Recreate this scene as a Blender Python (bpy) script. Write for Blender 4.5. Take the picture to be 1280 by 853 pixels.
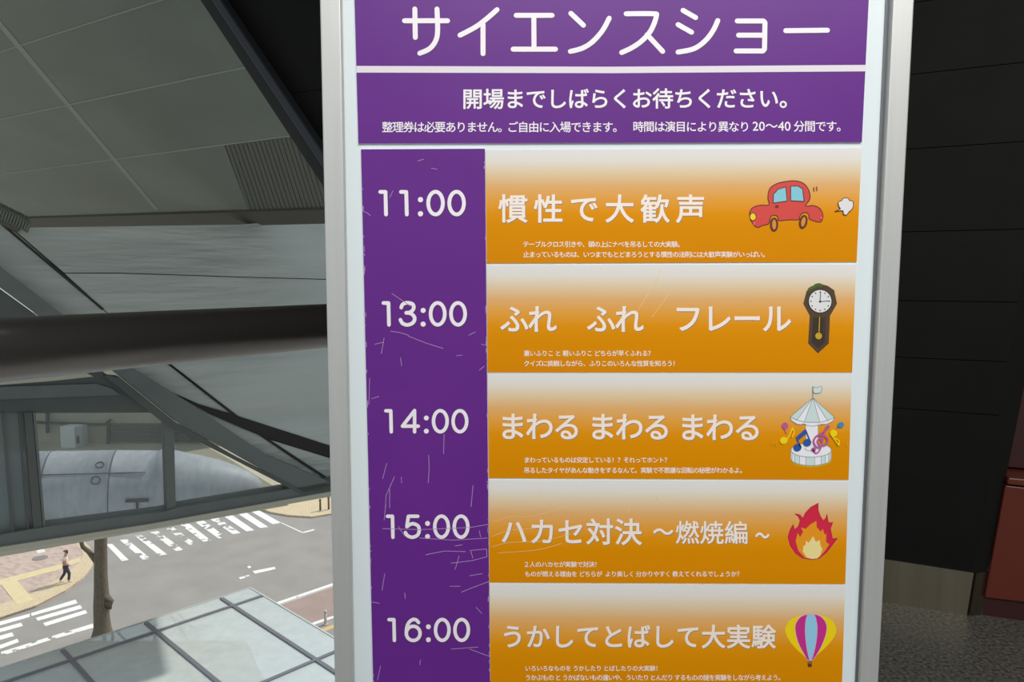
import bpy, bmesh, math, random
from mathutils import Vector as V, Matrix, noise
from mathutils.geometry import tessellate_polygon, delaunay_2d_cdt

for o in list(bpy.data.objects):
    bpy.data.objects.remove(o)
SC = bpy.context.scene
COL = SC.collection
R = math.radians

# ------------------------------------------------------------------ camera, world, lights, exposure
F = 924.0
EYE = V((0, 0, 1.55))
PITCH = R(5.0)
cd = bpy.data.cameras.new('camera'); cam = bpy.data.objects.new('camera', cd); COL.objects.link(cam)
cam.location = EYE; cam.rotation_euler = (R(90) - PITCH, 0, 0)
cd.sensor_width = 36; cd.lens = F / 1280 * 36; cd.clip_start = 0.05; cd.clip_end = 400
SC.camera = cam
FWD = V((0, math.cos(PITCH), -math.sin(PITCH))); UP = V((0, math.sin(PITCH), math.cos(PITCH)))

SC.view_settings.view_transform = 'Standard'; SC.view_settings.look = 'None'
SC.view_settings.gamma = 1; SC.view_settings.use_curve_mapping = False
SC.view_settings.exposure = 0.0

w = bpy.data.worlds.new('world'); SC.world = w; w.use_nodes = True
nt = w.node_tree; nt.nodes.clear()
wo = nt.nodes.new('ShaderNodeOutputWorld'); bg = nt.nodes.new('ShaderNodeBackground')
tc = nt.nodes.new('ShaderNodeTexCoord'); sx = nt.nodes.new('ShaderNodeSeparateXYZ'); cr = nt.nodes.new('ShaderNodeValToRGB')
nt.links.new(tc.outputs['Generated'], sx.inputs[0]); nt.links.new(sx.outputs['Z'], cr.inputs[0])
cr.color_ramp.elements[0].position = 0.0; cr.color_ramp.elements[0].color = (0.80, 0.86, 0.90, 1)
cr.color_ramp.elements[1].position = 0.8; cr.color_ramp.elements[1].color = (0.62, 0.78, 0.95, 1)
nt.links.new(cr.outputs[0], bg.inputs[0]); bg.inputs[1].default_value = 0.85
nt.links.new(bg.outputs[0], wo.inputs[0])

def lamp(name, kind, loc, rot, energy, color=(1, 1, 1), **kw):
    d = bpy.data.lights.new(name, kind); d.energy = energy; d.color = color
    for k, v in kw.items(): setattr(d, k, v)
    o = bpy.data.objects.new(name, d); COL.objects.link(o); o.location = loc; o.rotation_euler = rot
    return o
def aim(o, d): o.rotation_euler = V(d).to_track_quat('-Z', 'Y').to_euler()
sun = lamp('sun', 'SUN', (30, 20, 40), (0, 0, 0), 3.6, (1.0, 0.95, 0.88), angle=R(3)); aim(sun, (-0.5, -0.5, -0.75))
lg1 = lamp('ceiling_light_front', 'AREA', (0.75, -1.35, 3.65), (0, 0, 0), 112, (1.0, 0.97, 0.93), shape='RECTANGLE', size=3.0, size_y=1.2); aim(lg1, (-0.05, 0.8, -0.62))
lg2 = lamp('ceiling_light_right', 'AREA', (2.6, 2.0, 4.1), (0, 0, 0), 12, (1.0, 0.9, 0.78), shape='RECTANGLE', size=1.2, size_y=0.3)

# ------------------------------------------------------------------ helpers
def ray(px, py): return (V((1, 0, 0)) * ((px - 640) / F) + UP * ((426.5 - py) / F) + FWD)
def on_plane(px, py, p0, n):
    d = ray(px, py); return EYE + d * ((p0 - EYE).dot(n) / d.dot(n))
def at_z(px, py, z): return on_plane(px, py, V((0, 0, z)), V((0, 0, 1)))
def at_y(px, py, y): return on_plane(px, py, V((0, y, 0)), V((0, 1, 0)))
def lin(c):
    c = c / 255.0
    return c / 12.92 if c <= 0.04045 else ((c + 0.055) / 1.055) ** 2.4
def rgb(r, g, b): return (lin(r), lin(g), lin(b), 1)

def mat(name, col, rough=0.5, metal=0.0, noise_s=None, noise_amt=0.15, bump=0.0, bump_s=40, spec=0.5, stretch=None, bump_d=0.05):
    m = bpy.data.materials.new(name); m.use_nodes = True
    t = m.node_tree; p = t.nodes['Principled BSDF']
    p.inputs['Base Color'].default_value = col; p.inputs['Roughness'].default_value = rough
    p.inputs['Metallic'].default_value = metal; p.inputs['Specular IOR Level'].default_value = spec
    if noise_s or bump:
        c = t.nodes.new('ShaderNodeTexCoord'); mp = t.nodes.new('ShaderNodeMapping')
        t.links.new(c.outputs['Object'], mp.inputs[0])
        if stretch: mp.inputs['Scale'].default_value = stretch
    if noise_s:
        n = t.nodes.new('ShaderNodeTexNoise'); n.inputs['Scale'].default_value = noise_s; n.inputs['Detail'].default_value = 6
        t.links.new(mp.outputs[0], n.inputs['Vector'])
        r = t.nodes.new('ShaderNodeValToRGB')
        r.color_ramp.elements[0].position = 0.3; r.color_ramp.elements[1].position = 0.7
        r.color_ramp.elements[0].color = tuple(max(0, x * (1 - noise_amt)) for x in col[:3]) + (1,)
        r.color_ramp.elements[1].color = tuple(min(1, x * (1 + noise_amt)) for x in col[:3]) + (1,)
        t.links.new(n.outputs[0], r.inputs[0]); t.links.new(r.outputs[0], p.inputs['Base Color'])
    if bump:
        n2 = t.nodes.new('ShaderNodeTexNoise'); n2.inputs['Scale'].default_value = bump_s; n2.inputs['Detail'].default_value = 4
        t.links.new(mp.outputs[0], n2.inputs['Vector'])
        b = t.nodes.new('ShaderNodeBump'); b.inputs['Strength'].default_value = bump; b.inputs['Distance'].default_value = bump_d
        t.links.new(n2.outputs[0], b.inputs['Height']); t.links.new(b.outputs[0], p.inputs['Normal'])
    return m

def glass_mat(name, tint, gloss=0.08, rough=0.0, film=None, film_amt=0.0, dirt=0.0):
    m = bpy.data.materials.new(name); m.use_nodes = True
    t = m.node_tree; t.nodes.clear()
    out = t.nodes.new('ShaderNodeOutputMaterial')
    tr = t.nodes.new('ShaderNodeBsdfTransparent'); tr.inputs[0].default_value = tint
    gl = t.nodes.new('ShaderNodeBsdfGlossy'); gl.inputs['Roughness'].default_value = rough
    lw = t.nodes.new('ShaderNodeLayerWeight'); lw.inputs[0].default_value = 0.5
    pw_ = t.nodes.new('ShaderNodeMath'); pw_.operation = 'POWER'; pw_.inputs[1].default_value = 5.0; t.links.new(lw.outputs['Facing'], pw_.inputs[0])
    ml = t.nodes.new('ShaderNodeMath'); ml.operation = 'MULTIPLY_ADD'; ml.inputs[1].default_value = 0.9; ml.inputs[2].default_value = gloss
    t.links.new(pw_.outputs[0], ml.inputs[0])
    mx = t.nodes.new('ShaderNodeMixShader'); t.links.new(ml.outputs[0], mx.inputs[0])
    src = tr
    if film:
        df = t.nodes.new('ShaderNodeBsdfDiffuse'); df.inputs[0].default_value = film
        m2 = t.nodes.new('ShaderNodeMixShader')
        if dirt:
            c = t.nodes.new('ShaderNodeTexCoord'); n = t.nodes.new('ShaderNodeTexNoise'); n.inputs['Scale'].default_value = 2.5; n.inputs['Detail'].default_value = 8
            t.links.new(c.outputs['Object'], n.inputs['Vector'])
            k = t.nodes.new('ShaderNodeMath'); k.operation = 'MULTIPLY_ADD'; k.inputs[1].default_value = dirt; k.inputs[2].default_value = film_amt - dirt * 0.5
            t.links.new(n.outputs[0], k.inputs[0]); t.links.new(k.outputs[0], m2.inputs[0])
        else:
            m2.inputs[0].default_value = film_amt
        t.links.new(tr.outputs[0], m2.inputs[1]); t.links.new(df.outputs[0], m2.inputs[2]); src = m2
    t.links.new(src.outputs[0], mx.inputs[1]); t.links.new(gl.outputs[0], mx.inputs[2])
    t.links.new(mx.outputs[0], out.inputs[0])
    return m

class MB:
    """collects faces in world space and links them as one mesh object"""
    def __init__(s): s.v = []; s.f = []; s.m = []; s.smooth = []
    def face(s, pts, mi=0, smooth=False):
        i = len(s.v); s.v += [V(p) for p in pts]; s.f.append(list(range(i, i + len(pts)))); s.m.append(mi); s.smooth.append(smooth)
    def poly(s, pts, mi=0):
        pts = [V(p) for p in pts]; i = len(s.v); s.v += pts
        for t in tessellate_polygon([pts]): s.f.append([i + k for k in t]); s.m.append(mi); s.smooth.append(False)
    def prism(s, pts, vec, mi=0, side=None, front=None):
        pts = [V(p) for p in pts]; vec = V(vec); side = mi if side is None else side; front = mi if front is None else front
        n = len(pts); q = [p + vec for p in pts]
        s.poly(pts, front); s.poly(q, side)
        for k in range(n): s.face([pts[k], pts[(k + 1) % n], q[(k + 1) % n], q[k]], side)
    def box(s, c, ax, ay, az, mi=0):
        c, ax, ay, az = V(c), V(ax), V(ay), V(az)
        s.prism([c - ax - ay - az, c + ax - ay - az, c + ax + ay - az, c - ax + ay - az], az * 2, mi)
    def bar(s, a, b, wv, tv, mi=0):
        a, b, wv, tv = V(a), V(b), V(wv), V(tv)
        s.prism([a - wv, b - wv, b + wv, a + wv], tv, mi)
    def tube(s, pts, rs, n=10, mi=0, cap=True):
        pts = [V(p) for p in pts]; i0 = len(s.v)
        for k, p in enumerate(pts):
            d = (pts[min(k + 1, len(pts) - 1)] - pts[max(k - 1, 0)]).normalized()
            a = d.cross(V((0, 0, 1)));  a = a if a.length > 1e-3 else d.cross(V((0, 1, 0))); a.normalize(); b = d.cross(a)
            for j in range(n):
                t = 2 * math.pi * j / n; s.v.append(p + (a * math.cos(t) + b * math.sin(t)) * rs[k])
        for k in range(len(pts) - 1):
            for j in range(n):
                s.f.append([i0 + k * n + j, i0 + k * n + (j + 1) % n, i0 + (k + 1) * n + (j + 1) % n, i0 + (k + 1) * n + j]); s.m.append(mi); s.smooth.append(True)
        if cap:
            for k in (0, len(pts) - 1):
                s.f.append([i0 + k * n + j for j in range(n)]); s.m.append(mi); s.smooth.append(False)
    def build(s, name, mats, parent=None, bevel=0.0, merge=True):
        off = parent.matrix_world.translation if parent else V()
        if parent:
            off = V(); q = parent
            while q: off = off + q.location; q = q.parent
        me = bpy.data.meshes.new(name); me.from_pydata([p - off for p in s.v], [], s.f)
        for m in (mats if isinstance(mats, (list, tuple)) else [mats]): me.materials.append(m)
        me.polygons.foreach_set('material_index', s.m); me.polygons.foreach_set('use_smooth', s.smooth)
        bm = bmesh.new(); bm.from_mesh(me)
        if merge: bmesh.ops.remove_doubles(bm, verts=bm.verts, dist=1e-6)
        bmesh.ops.recalc_face_normals(bm, faces=bm.faces) if merge else None
        bm.to_mesh(me); bm.free(); me.update()
        o = bpy.data.objects.new(name, me); COL.objects.link(o)
        if parent: o.parent = parent
        if bevel:
            b = o.modifiers.new('bevel', 'BEVEL'); b.width = bevel; b.segments = 2; b.limit_method = 'ANGLE'
        return o

def tag(o, label=None, cat=None, group=None, kind=None):
    if label: o['label'] = label
    if cat: o['category'] = cat
    if group: o['group'] = group
    if kind: o['kind'] = kind
    return o
def thing(name, label, cat, loc, group=None):
    o = bpy.data.objects.new(name, None); COL.objects.link(o); o.location = loc; o.empty_display_size = 0.1
    return tag(o, label, cat, group)
def structure(o): o['kind'] = 'structure'; return o
bpy.context.view_layer.update()

# ------------------------------------------------------------------ materials
M_wall = mat('charcoal_wall_panel', rgb(22, 23, 21), 0.65, noise_s=6, noise_amt=0.12, spec=0.12)
M_wall2 = mat('black_wall_panel', rgb(34, 35, 35), 0.6)
M_gap = mat('black_joint', rgb(8, 8, 8), 0.9)
M_jamb = mat('dark_blue_grey_metal', rgb(52, 56, 62), 0.5, 0.1, spec=0.3)
M_gasket = mat('black_gasket', rgb(14, 14, 15), 0.6)
M_steel = mat('brushed_stainless', rgb(158, 150, 130), 0.34, 1.0, noise_s=3, noise_amt=0.14, stretch=(5, 5, 0.2))
M_tube = mat('dark_brushed_steel', rgb(130, 126, 124), 0.33, 0.75, noise_s=4, noise_amt=0.03, stretch=(30, 30, 2))
M_floor = mat('grey_granite', rgb(96, 95, 89), 0.5, noise_s=66, noise_amt=0.75)
M_ceil = mat('grey_ceiling', rgb(70, 70, 70), 0.8)
M_red = mat('red_brown_panel', rgb(106, 44, 30), 0.35, noise_s=2, noise_amt=0.1)
M_redd = mat('dark_red_panel', rgb(60, 22, 18), 0.5)
M_alu = mat('satin_aluminium', rgb(196, 197, 194), 0.42, 0.4, noise_s=3, noise_amt=0.03, stretch=(40, 40, 1))
M_groove = mat('grey_groove', rgb(120, 122, 126), 0.5, 0.4)
M_board = mat('white_board', rgb(222, 232, 234), 0.35)
M_white = mat('white_print', rgb(243, 236, 242), 0.45)
M_cream = mat('cream_print', rgb(250, 236, 224), 0.45)
M_edge = mat('cream_board_edge', rgb(250, 232, 205), 0.6)
M_edgew = mat('white_board_edge', rgb(222, 210, 228), 0.6)
M_dropgrey = mat('grey_drop_shadow_print', rgb(136, 128, 124), 0.5)  # drop shadow of the cream lettering, drawn in as flat grey print
M_droppurple = mat('purple_drop_shadow_print', rgb(72, 40, 82), 0.5)  # drop shadow of the white lettering, drawn in as flat purple print
M_scr = mat('pale_scratch', rgb(176, 146, 190), 0.6)
M_scr2 = mat('cream_scratch', rgb(240, 205, 150), 0.6)
M_purple = mat('purple_print', rgb(101, 40, 136), 0.36, noise_s=8, noise_amt=0.04, spec=0.25)
M_seam = mat('white_seam', rgb(226, 220, 226), 0.5)

def gradient_mat():
    m = bpy.data.materials.new('orange_fade_print'); m.use_nodes = True
    t = m.node_tree; p = t.nodes['Principled BSDF']; p.inputs['Roughness'].default_value = 0.5; p.inputs['Specular IOR Level'].default_value = 0.08
    uv = t.nodes.new('ShaderNodeUVMap'); s = t.nodes.new('ShaderNodeSeparateXYZ'); r = t.nodes.new('ShaderNodeValToRGB')
    t.links.new(uv.outputs[0], s.inputs[0]); t.links.new(s.outputs['Y'], r.inputs[0]); t.links.new(r.outputs[0], p.inputs['Base Color'])
    e = r.color_ramp.elements
    stops = [(0.0, (217, 136, 0)), (0.32, (221, 142, 0)), (0.44, (227, 148, 14)), (0.56, (230, 162, 66)), (0.68, (226, 176, 114)), (0.80, (226, 204, 168)), (0.90, (228, 222, 212)), (1.0, (228, 227, 227))]
    e[0].position, e[0].color = stops[0][0], rgb(*stops[0][1]); e[1].position, e[1].color = stops[-1][0], rgb(*stops[-1][1])
    for pos, c in stops[1:-1]:
        x = e.new(pos); x.color = rgb(*c)
    return m
M_orange = gradient_mat()

# ------------------------------------------------------------------ the room: leaning charcoal wall, floor, ceiling, glazing
hd = ray(-1200, 345); WD = V((hd.x, hd.y, 0)).normalized()           # along the charcoal wall, away to the left
WB = at_z(1208, 769, 0); WN = V((WD.y, -WD.x, 0)).normalized()
if WN.dot(EYE - WB) < 0: WN = -WN
def wallp(px, py): return on_plane(px, py, WB, WN)
def line_z(a, b, z): return a + (b - a) * ((z - a.z) / (b.z - a.z))
CEIL = 4.3
ra, rb = WB, wallp(1280, 331)
RT = line_z(ra, rb, CEIL)
ja, jb = wallp(258, 0), wallp(412, 233)
JT, JB = line_z(ja, jb, CEIL), line_z(ja, jb, 0)
jdir = (JT - JB).normalized(); jin = WD * -1
seams = [0.0] + sorted([wallp(1130, y).z for y in (511, 447, 376, 290, 187, 94, 5)]) + [CEIL]
mb = MB(); seam_gap = 0.0035
for z0, z1 in zip(seams[:-1], seams[1:]):
    q = [line_z(JB, JT, z0 + seam_gap / 2), line_z(ra, RT, z0 + seam_gap / 2), line_z(ra, RT, z1 - seam_gap / 2), line_z(JB, JT, z1 - seam_gap / 2)]
    mb.prism(q, -WN * 0.03, 0)
mb.prism([p - WN * 0.0301 for p in (JB, ra, RT, JT)], -WN * 0.14, 1)
structure(mb.build('wall_back', [M_wall, M_gap]))

# stainless skirting on the charcoal wall
bt = wallp(1208, 714).z
mb = MB(); mb.prism([line_z(JB, JT, 0) + jin * 0.3 + WN * 0.012, ra + WN * 0.012, line_z(ra, RT, bt) + WN * 0.012, line_z(JB, JT, bt) + jin * 0.3 + WN * 0.012], -WN * 0.0115)
structure(mb.build('baseboard_back', M_steel))

# return face at the right end of the wall, same lean
RD = V((0.985, 0.17, 0)).normalized(); RN = V((RD.y, -RD.x, 0))
mb = MB(); mb.prism([ra, ra + RD * 0.065, RT + RD * 0.22, RT], -RN * 0.05)
structure(mb.build('wall_right', mat('soft_black_wall', rgb(30, 30, 28), 0.6, spec=0.2)))
mb = MB(); bq = line_z(ra, RT, bt)
mb.prism([ra + RN * 0.012 + RD * 0.006, ra + RD * 0.064 + RN * 0.012, bq + RD * 0.075 + RN * 0.012, bq + RN * 0.012 + RD * 0.006], -RN * 0.0115)
structure(mb.build('baseboard_right', M_steel))

# glazing line: runs along the tube's direction from the jamb
GD = V((ray(1242, 345).x, ray(1242, 345).y, 0)).normalized()
GN = GD.cross(jdir).normalized()
if GN.dot(EYE - JB) < 0: GN = -GN
GL = 9.0
mb = MB(); g0, g1 = JB + jdir * 0.0, JT
mb.prism([g0, g1, g1 - GD * GL, g0 - GD * GL], GN * 0.012)
M_glass = glass_mat('green_tinted_glass', (0.935, 0.935, 0.915, 1), gloss=0.0, film=(0.31, 0.32, 0.29, 1), film_amt=0.05, dirt=0.07)
wn = structure(mb.build('window_1', M_glass))
# jamb profile: black gasket, blue-grey band, black reveal
mb = MB(); mb.prism([JB + WN * 0.02, JT + WN * 0.02, JT + jin * 0.10 + WN * 0.02, JB + jin * 0.10 + WN * 0.02], WN * 0.05)
mb.build('window_gasket', M_gasket, wn)
mb = MB(); mb.prism([JB + jin * 0.12 + WN * 0.02, JT + jin * 0.12 + WN * 0.02, JT + jin * 0.20 + WN * 0.02, JB + jin * 0.20 + WN * 0.02], WN * 0.09)
mb.build('window_frame', M_jamb, wn, bevel=0.01)

# floor and ceiling
fl = [JB, JB - GD * GL, V((9, -7, 0)), V((9, 4.0, 0)), ra + RD * 1.2, ra]
mb = MB(); mb.prism([p + V((0, 0, 0)) for p in fl], V((0, 0, -0.25)))
structure(mb.build('floor', M_floor))
fc = [JT, JT - GD * GL, V((9, -7, CEIL)), V((9, 4.0, CEIL)), RT + RD * 1.2, RT]
mb = MB(); mb.prism([V((p.x, p.y, CEIL)) for p in fc], V((0, 0, 0.3)))
structure(mb.build('ceiling', M_ceil))
mb = MB(); mb.prism([(1.0, 3.95, 0), (9, 3.95, 0), (9, 3.95, CEIL), (1.0, 3.95, CEIL)], (0, 0.15, 0)); structure(mb.build('wall_far', M_wall2))
mb = MB(); mb.prism([(9, 4.1, 0), (9, -7, 0), (9, -7, CEIL), (9, 4.1, CEIL)], (0.15, 0, 0)); structure(mb.build('wall_side', M_wall2))
# unseen low wall added behind the camera to block low sky light
mb = MB(); mb.prism([(-3.6, -6.6, 0), (8.9, -6.6, 0), (8.9, -6.6, 1.25), (-3.6, -6.6, 1.25)], (0, -0.2, 0)); structure(mb.build('sky_block_wall', M_ceil))

# ------------------------------------------------------------------ the sign stand
SY = 1.15
def sp(px, py, lift=0.0): return at_y(px, py, SY) + V((0, -lift, 0))
BACK = V((0, 1, 0))
foot = sp(640, 500); 
sign = thing('sign_stand', 'tall aluminium framed sign board with purple and orange timetable panels', 'sign', (sp(770, 400).x, SY, 0))
def vx(side, y):                                   # pixel x of the frame lines at pixel row y
    k = y / 853.0
    return {'lo': 402.5 + 18.5 * k, 'li': 428 + 15.5 * k, 'ri': 1106.5 - 38 * k, 'rg': 1111 - 40 * k, 'ro': 1137 - 44.5 * k}[side]
ytop = -120
def down(pa, pb, z): return line_z(pa, pb, z)
def strip(s0, s1, mb, lift, depth, z0=0.0, mi=0):
    a0, a1 = sp(vx(s0, 0), 0, lift), sp(vx(s0, 853), 853, lift); b0, b1 = sp(vx(s1, 0), 0, lift), sp(vx(s1, 853), 853, lift)
    zt = sp(640, ytop).z
    mb.prism([line_z(a0, a1, z0), line_z(b0, b1, z0), line_z(b0, b1, zt), line_z(a0, a1, zt)], BACK * depth, mi)
mb = MB(); strip('li', 'rg', mb, 0.0, 0.012, 0.25); mb.build('backing_board', M_board, sign)
mb = MB(); strip('lo', 'li', mb, 0.014, 0.045, 0.02); tag(mb.build('post', M_alu, sign, bevel=0.002), 'left aluminium post')
mb = MB(); strip('rg', 'ro', mb, 0.014, 0.045, 0.02); tag(mb.build('post', M_alu, sign, bevel=0.002), 'right aluminium post')
mb = MB(); strip('ri', 'rg', mb, 0.002, 0.003, 0.25); mb.build('groove', M_groove, sign)
zt = sp(640, ytop).z
mb = MB(); mb.box((foot.x + 0.16, SY + 0.008, zt + 0.018), (0.47, 0, 0), (0, 0.022, 0), (0, 0, 0.018)); mb.build('top_rail', M_alu, sign, bevel=0.003)
mb = MB(); mb.box((foot.x + 0.16, SY + 0.008, 0.23), (0.40, 0, 0), (0, 0.016, 0), (0, 0, 0.02)); mb.build('bottom_rail', M_alu, sign, bevel=0.003)
for s in ('lo', 'rg'):
    c = line_z(sp(vx(s, 0), 0), sp(vx(s, 853), 853), 0.012); c.x += 0.012
    mb = MB(); mb.box((c.x, SY + 0.01, 0.012), (0.03, 0, 0), (0, 0.22, 0), (0, 0, 0.012)); mb.build('foot', M_alu, sign, bevel=0.004)

LIFT = 0.00012
class Art:
    """flat printed artwork on a panel, laid out on the sign's face"""
    def __init__(s, base, mats, scale=1.0, ox=0.0, oy=0.0):
        s.b = base; s.mats = mats; s.mb = MB(); s.k = scale; s.ox = ox; s.oy = oy; s.layer = 1; s.lines = {}
    def P(s, x, y, l): return sp(s.ox + x / s.k, s.oy + y / s.k, s.b + l * LIFT)
    def fill(s, pts, mi, l=None):
        l = s.layer if l is None else l; s.layer = max(s.layer, l) ; s.mb.poly([s.P(x, y, l) for x, y in pts], mi)
        if True: s.layer += 1
    def stroke(s, pts, wd, mi, l=None, closed=False, n=10):
        l = s.layer if l is None else l
        r = wd / 2; pts = list(pts) + ([pts[0]] if closed else [])
        bag = s.lines.setdefault((l, mi), [])
        for (x0, y0), (x1, y1) in zip(pts[:-1], pts[1:]):
            d = math.hypot(x1 - x0, y1 - y0)
            if d < 1e-6: continue
            nx, ny = -(y1 - y0) / d * r, (x1 - x0) / d * r
            bag.append([(x0 + nx, y0 + ny), (x0 - nx, y0 - ny), (x1 - nx, y1 - ny), (x1 + nx, y1 + ny)])
        for x, y in pts: bag.append([(x + r * math.cos(2 * math.pi * (j + .37) / n), y + r * math.sin(2 * math.pi * (j + .37) / n)) for j in range(n)])
    def merge(s, polys, l, mi):
        """one flat area out of many overlapping pieces"""
        vs, fs = [], []
        for p in polys:
            a = sum(p[k][0] * p[(k + 1) % len(p)][1] - p[(k + 1) % len(p)][0] * p[k][1] for k in range(len(p)))
            if abs(a) < 1e-9: continue
            p = p if a > 0 else p[::-1]
            fs.append(list(range(len(vs), len(vs) + len(p)))); vs += [V((x, y)) for x, y in p]
        if not fs: return
        ov, oe, of, a_, b_, c_ = delaunay_2d_cdt(vs, [], fs, 0, 1e-5, True)
        def inside(p, x, y):
            for k in range(len(p)):
                (xa, ya), (xb, yb) = vs[p[k]], vs[p[(k + 1) % len(p)]]
                if (xb - xa) * (y - ya) - (yb - ya) * (x - xa) < -1e-7: return False
            return True
        for f, src in zip(of, c_):
            if not src: continue
            x = sum(ov[i].x for i in f) / len(f); y = sum(ov[i].y for i in f) / len(f)
            if any(inside(fs[k], x, y) for k in src): s.mb.face([s.P(ov[i].x, ov[i].y, l) for i in f], mi)
    def done(s, name, parent):
        for (l, mi), polys in s.lines.items(): s.merge(polys, l, mi)
        o = s.mb.build(name, s.mats, parent, merge=False)
        if name == 'scratches': o['kind'] = 'stuff'
        return o
def ell(cx, cy, rx, ry, n=24, rot=0.0, a0=0, a1=360):
    o = []
    for j in range(n + (0 if a1 - a0 == 360 else 1)):
        t = R(a0 + (a1 - a0) * j / n); x, y = rx * math.cos(t), ry * math.sin(t); c, q = math.cos(R(rot)), math.sin(R(rot))
        o.append((cx + x * c - y * q, cy + x * q + y * c))
    return o
def smooth(pts, closed=True, n=5):
    o = []; N = len(pts)
    for i in range(N if closed else N - 1):
        p = [pts[(i + k) % N] if closed else pts[min(max(i + k, 0), N - 1)] for k in (-1, 0, 1, 2)]
        for j in range(n):
            t = j / n
            o.append(tuple(0.5 * (2 * p[1][a] + (p[2][a] - p[0][a]) * t + (2 * p[0][a] - 5 * p[1][a] + 4 * p[2][a] - p[3][a]) * t * t + (3 * p[1][a] - p[0][a] - 3 * p[2][a] + p[3][a]) * t ** 3) for a in (0, 1)))
    if not closed: o.append(pts[-1])
    return o

def glyphs(text, bold=0.0, space=1.0):
    c = bpy.data.curves.new('lettering', 'FONT'); c.body = text; c.resolution_u = 4; c.offset = bold; c.space_character = space
    o = bpy.data.objects.new('lettering', c); COL.objects.link(o)
    bpy.context.view_layer.update()
    me = bpy.data.meshes.new_from_object(o.evaluated_get(bpy.context.evaluated_depsgraph_get()))
    vs = [(v.co.x, v.co.y) for v in me.vertices]; fs = [tuple(p.vertices) for p in me.polygons]
    bpy.data.objects.remove(o); bpy.data.curves.remove(c); bpy.data.meshes.remove(me)
    return vs, fs
def letters(art, text, box, fat=0.0, mi=0, slope=0.0, drop_shadow=None, drop_shift=(0.9, 0.9), round_=True):
    """set a line of text so that its ink fills the given box of the sign's face"""
    x0, y0, x1, y1 = box; pen = fat
    if not round_: fat = 0.0
    x0 += pen; y0 += pen; x1 -= pen; y1 -= pen
    vs, fs = glyphs(text)
    if len(text) > 1:                               # letter spacing that gives the line its real width
        def ratio(v): return (max(p[0] for p in v) - min(p[0] for p in v)) / (max(p[1] for p in v) - min(p[1] for p in v))
        r0 = ratio(vs); r1 = ratio(glyphs(text, 0, 1.2)[0]); want = (x1 - x0) / (y1 - y0)
        vs, fs = glyphs(text, 0, min(1.35, max(0.85, 1 + 0.2 * (want - r0) / (r1 - r0))))
    ax, bx = min(v[0] for v in vs), max(v[0] for v in vs); ay, by = min(v[1] for v in vs), max(v[1] for v in vs)
    def T(v):
        u = (v[0] - ax) / (bx - ax); t = (v[1] - ay) / (by - ay)
        return (x0 + u * (x1 - x0), y1 + t * (y0 - y1) + slope * (u - 0.5))
    q = [T(v) for v in vs]
    if fat == 0:
        for k, (dx, dy) in enumerate(((-pen, 0), (pen, 0), (0, -pen), (0, pen))):
            for f in fs: art.mb.face([art.P(q[i][0] + dx, q[i][1] + dy, 2.3 + 0.15 * k) for i in f], mi)
        return
    # connected pieces of the lettering, each fattened with a round pen
    par = list(range(len(q)))
    def root(i):
        while par[i] != i: par[i] = par[par[i]]; i = par[i]
        return i
    for f in fs:
        for i in f[1:]: par[root(i)] = root(f[0])
    comp = {}
    for f in fs: comp.setdefault(root(f[0]), []).append(f)
    def lay(dx, dy, m, l, r, n):
        for k, cf in enumerate(comp.values()):
            ec = {}
            for f in cf:
                for a, b in zip(f, f[1:] + f[:1]): ec[tuple(sorted((a, b)))] = ec.get(tuple(sorted((a, b))), 0) + 1
            rim = [e for e, c in ec.items() if c == 1]
            pol = [[(q[i][0] + dx, q[i][1] + dy) for i in f] for f in cf]
            for a, b in rim:
                (xa, ya), (xb, yb) = q[a], q[b]; d = math.hypot(xb - xa, yb - ya)
                if d < 1e-6: continue
                nx, ny = -(yb - ya) / d * r, (xb - xa) / d * r
                pol.append([(xa + nx + dx, ya + ny + dy), (xb + nx + dx, yb + ny + dy), (xb - nx + dx, yb - ny + dy), (xa - nx + dx, ya - ny + dy)])
            for i in set(i for e in rim for i in e): pol.append([(q[i][0] + dx + r * math.cos((j + .3) * 2 * math.pi / n), q[i][1] + dy + r * math.sin((j + .3) * 2 * math.pi / n)) for j in range(n)])
            art.merge(pol, l + (k % 9) * 0.03, m)
    if drop_shadow is not None: lay(drop_shift[0], drop_shift[1], drop_shadow, 1, fat + 0.15, 6)  # shifted darker copy under the letters, their shadow drawn in print
    lay(0, 0, mi, 2.5, fat, 8)

TH = 0.0035
def panel(name, quad, face_mat, edge_mat, label, th=TH):
    """a printed board: front face, cream edges"""
    pts = [sp(x, y, th) for x, y in quad]                      # TL TR BR BL
    mb = MB(); q = [p + BACK * (th - 0.0002) for p in pts]
    mb.face(pts, 0); mb.face(q[::-1], 1)
    for k in range(4): mb.face([pts[k], pts[(k + 1) % 4], q[(k + 1) % 4], q[k]], 1)
    o = mb.build(name, [face_mat, edge_mat], sign)
    uv = o.data.uv_layers.new(name='UVMap')
    off = sign.location
    for pl in o.data.polygons:
        for li in pl.loop_indices:
            co = o.data.vertices[o.data.loops[li].vertex_index].co + off
            uv.data[li].uv = min(((co - p).length, t) for p, t in zip(pts + q, [(0, 1), (1, 1), (1, 0), (0, 0)] * 2))[1]
    return tag(o, label)

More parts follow.
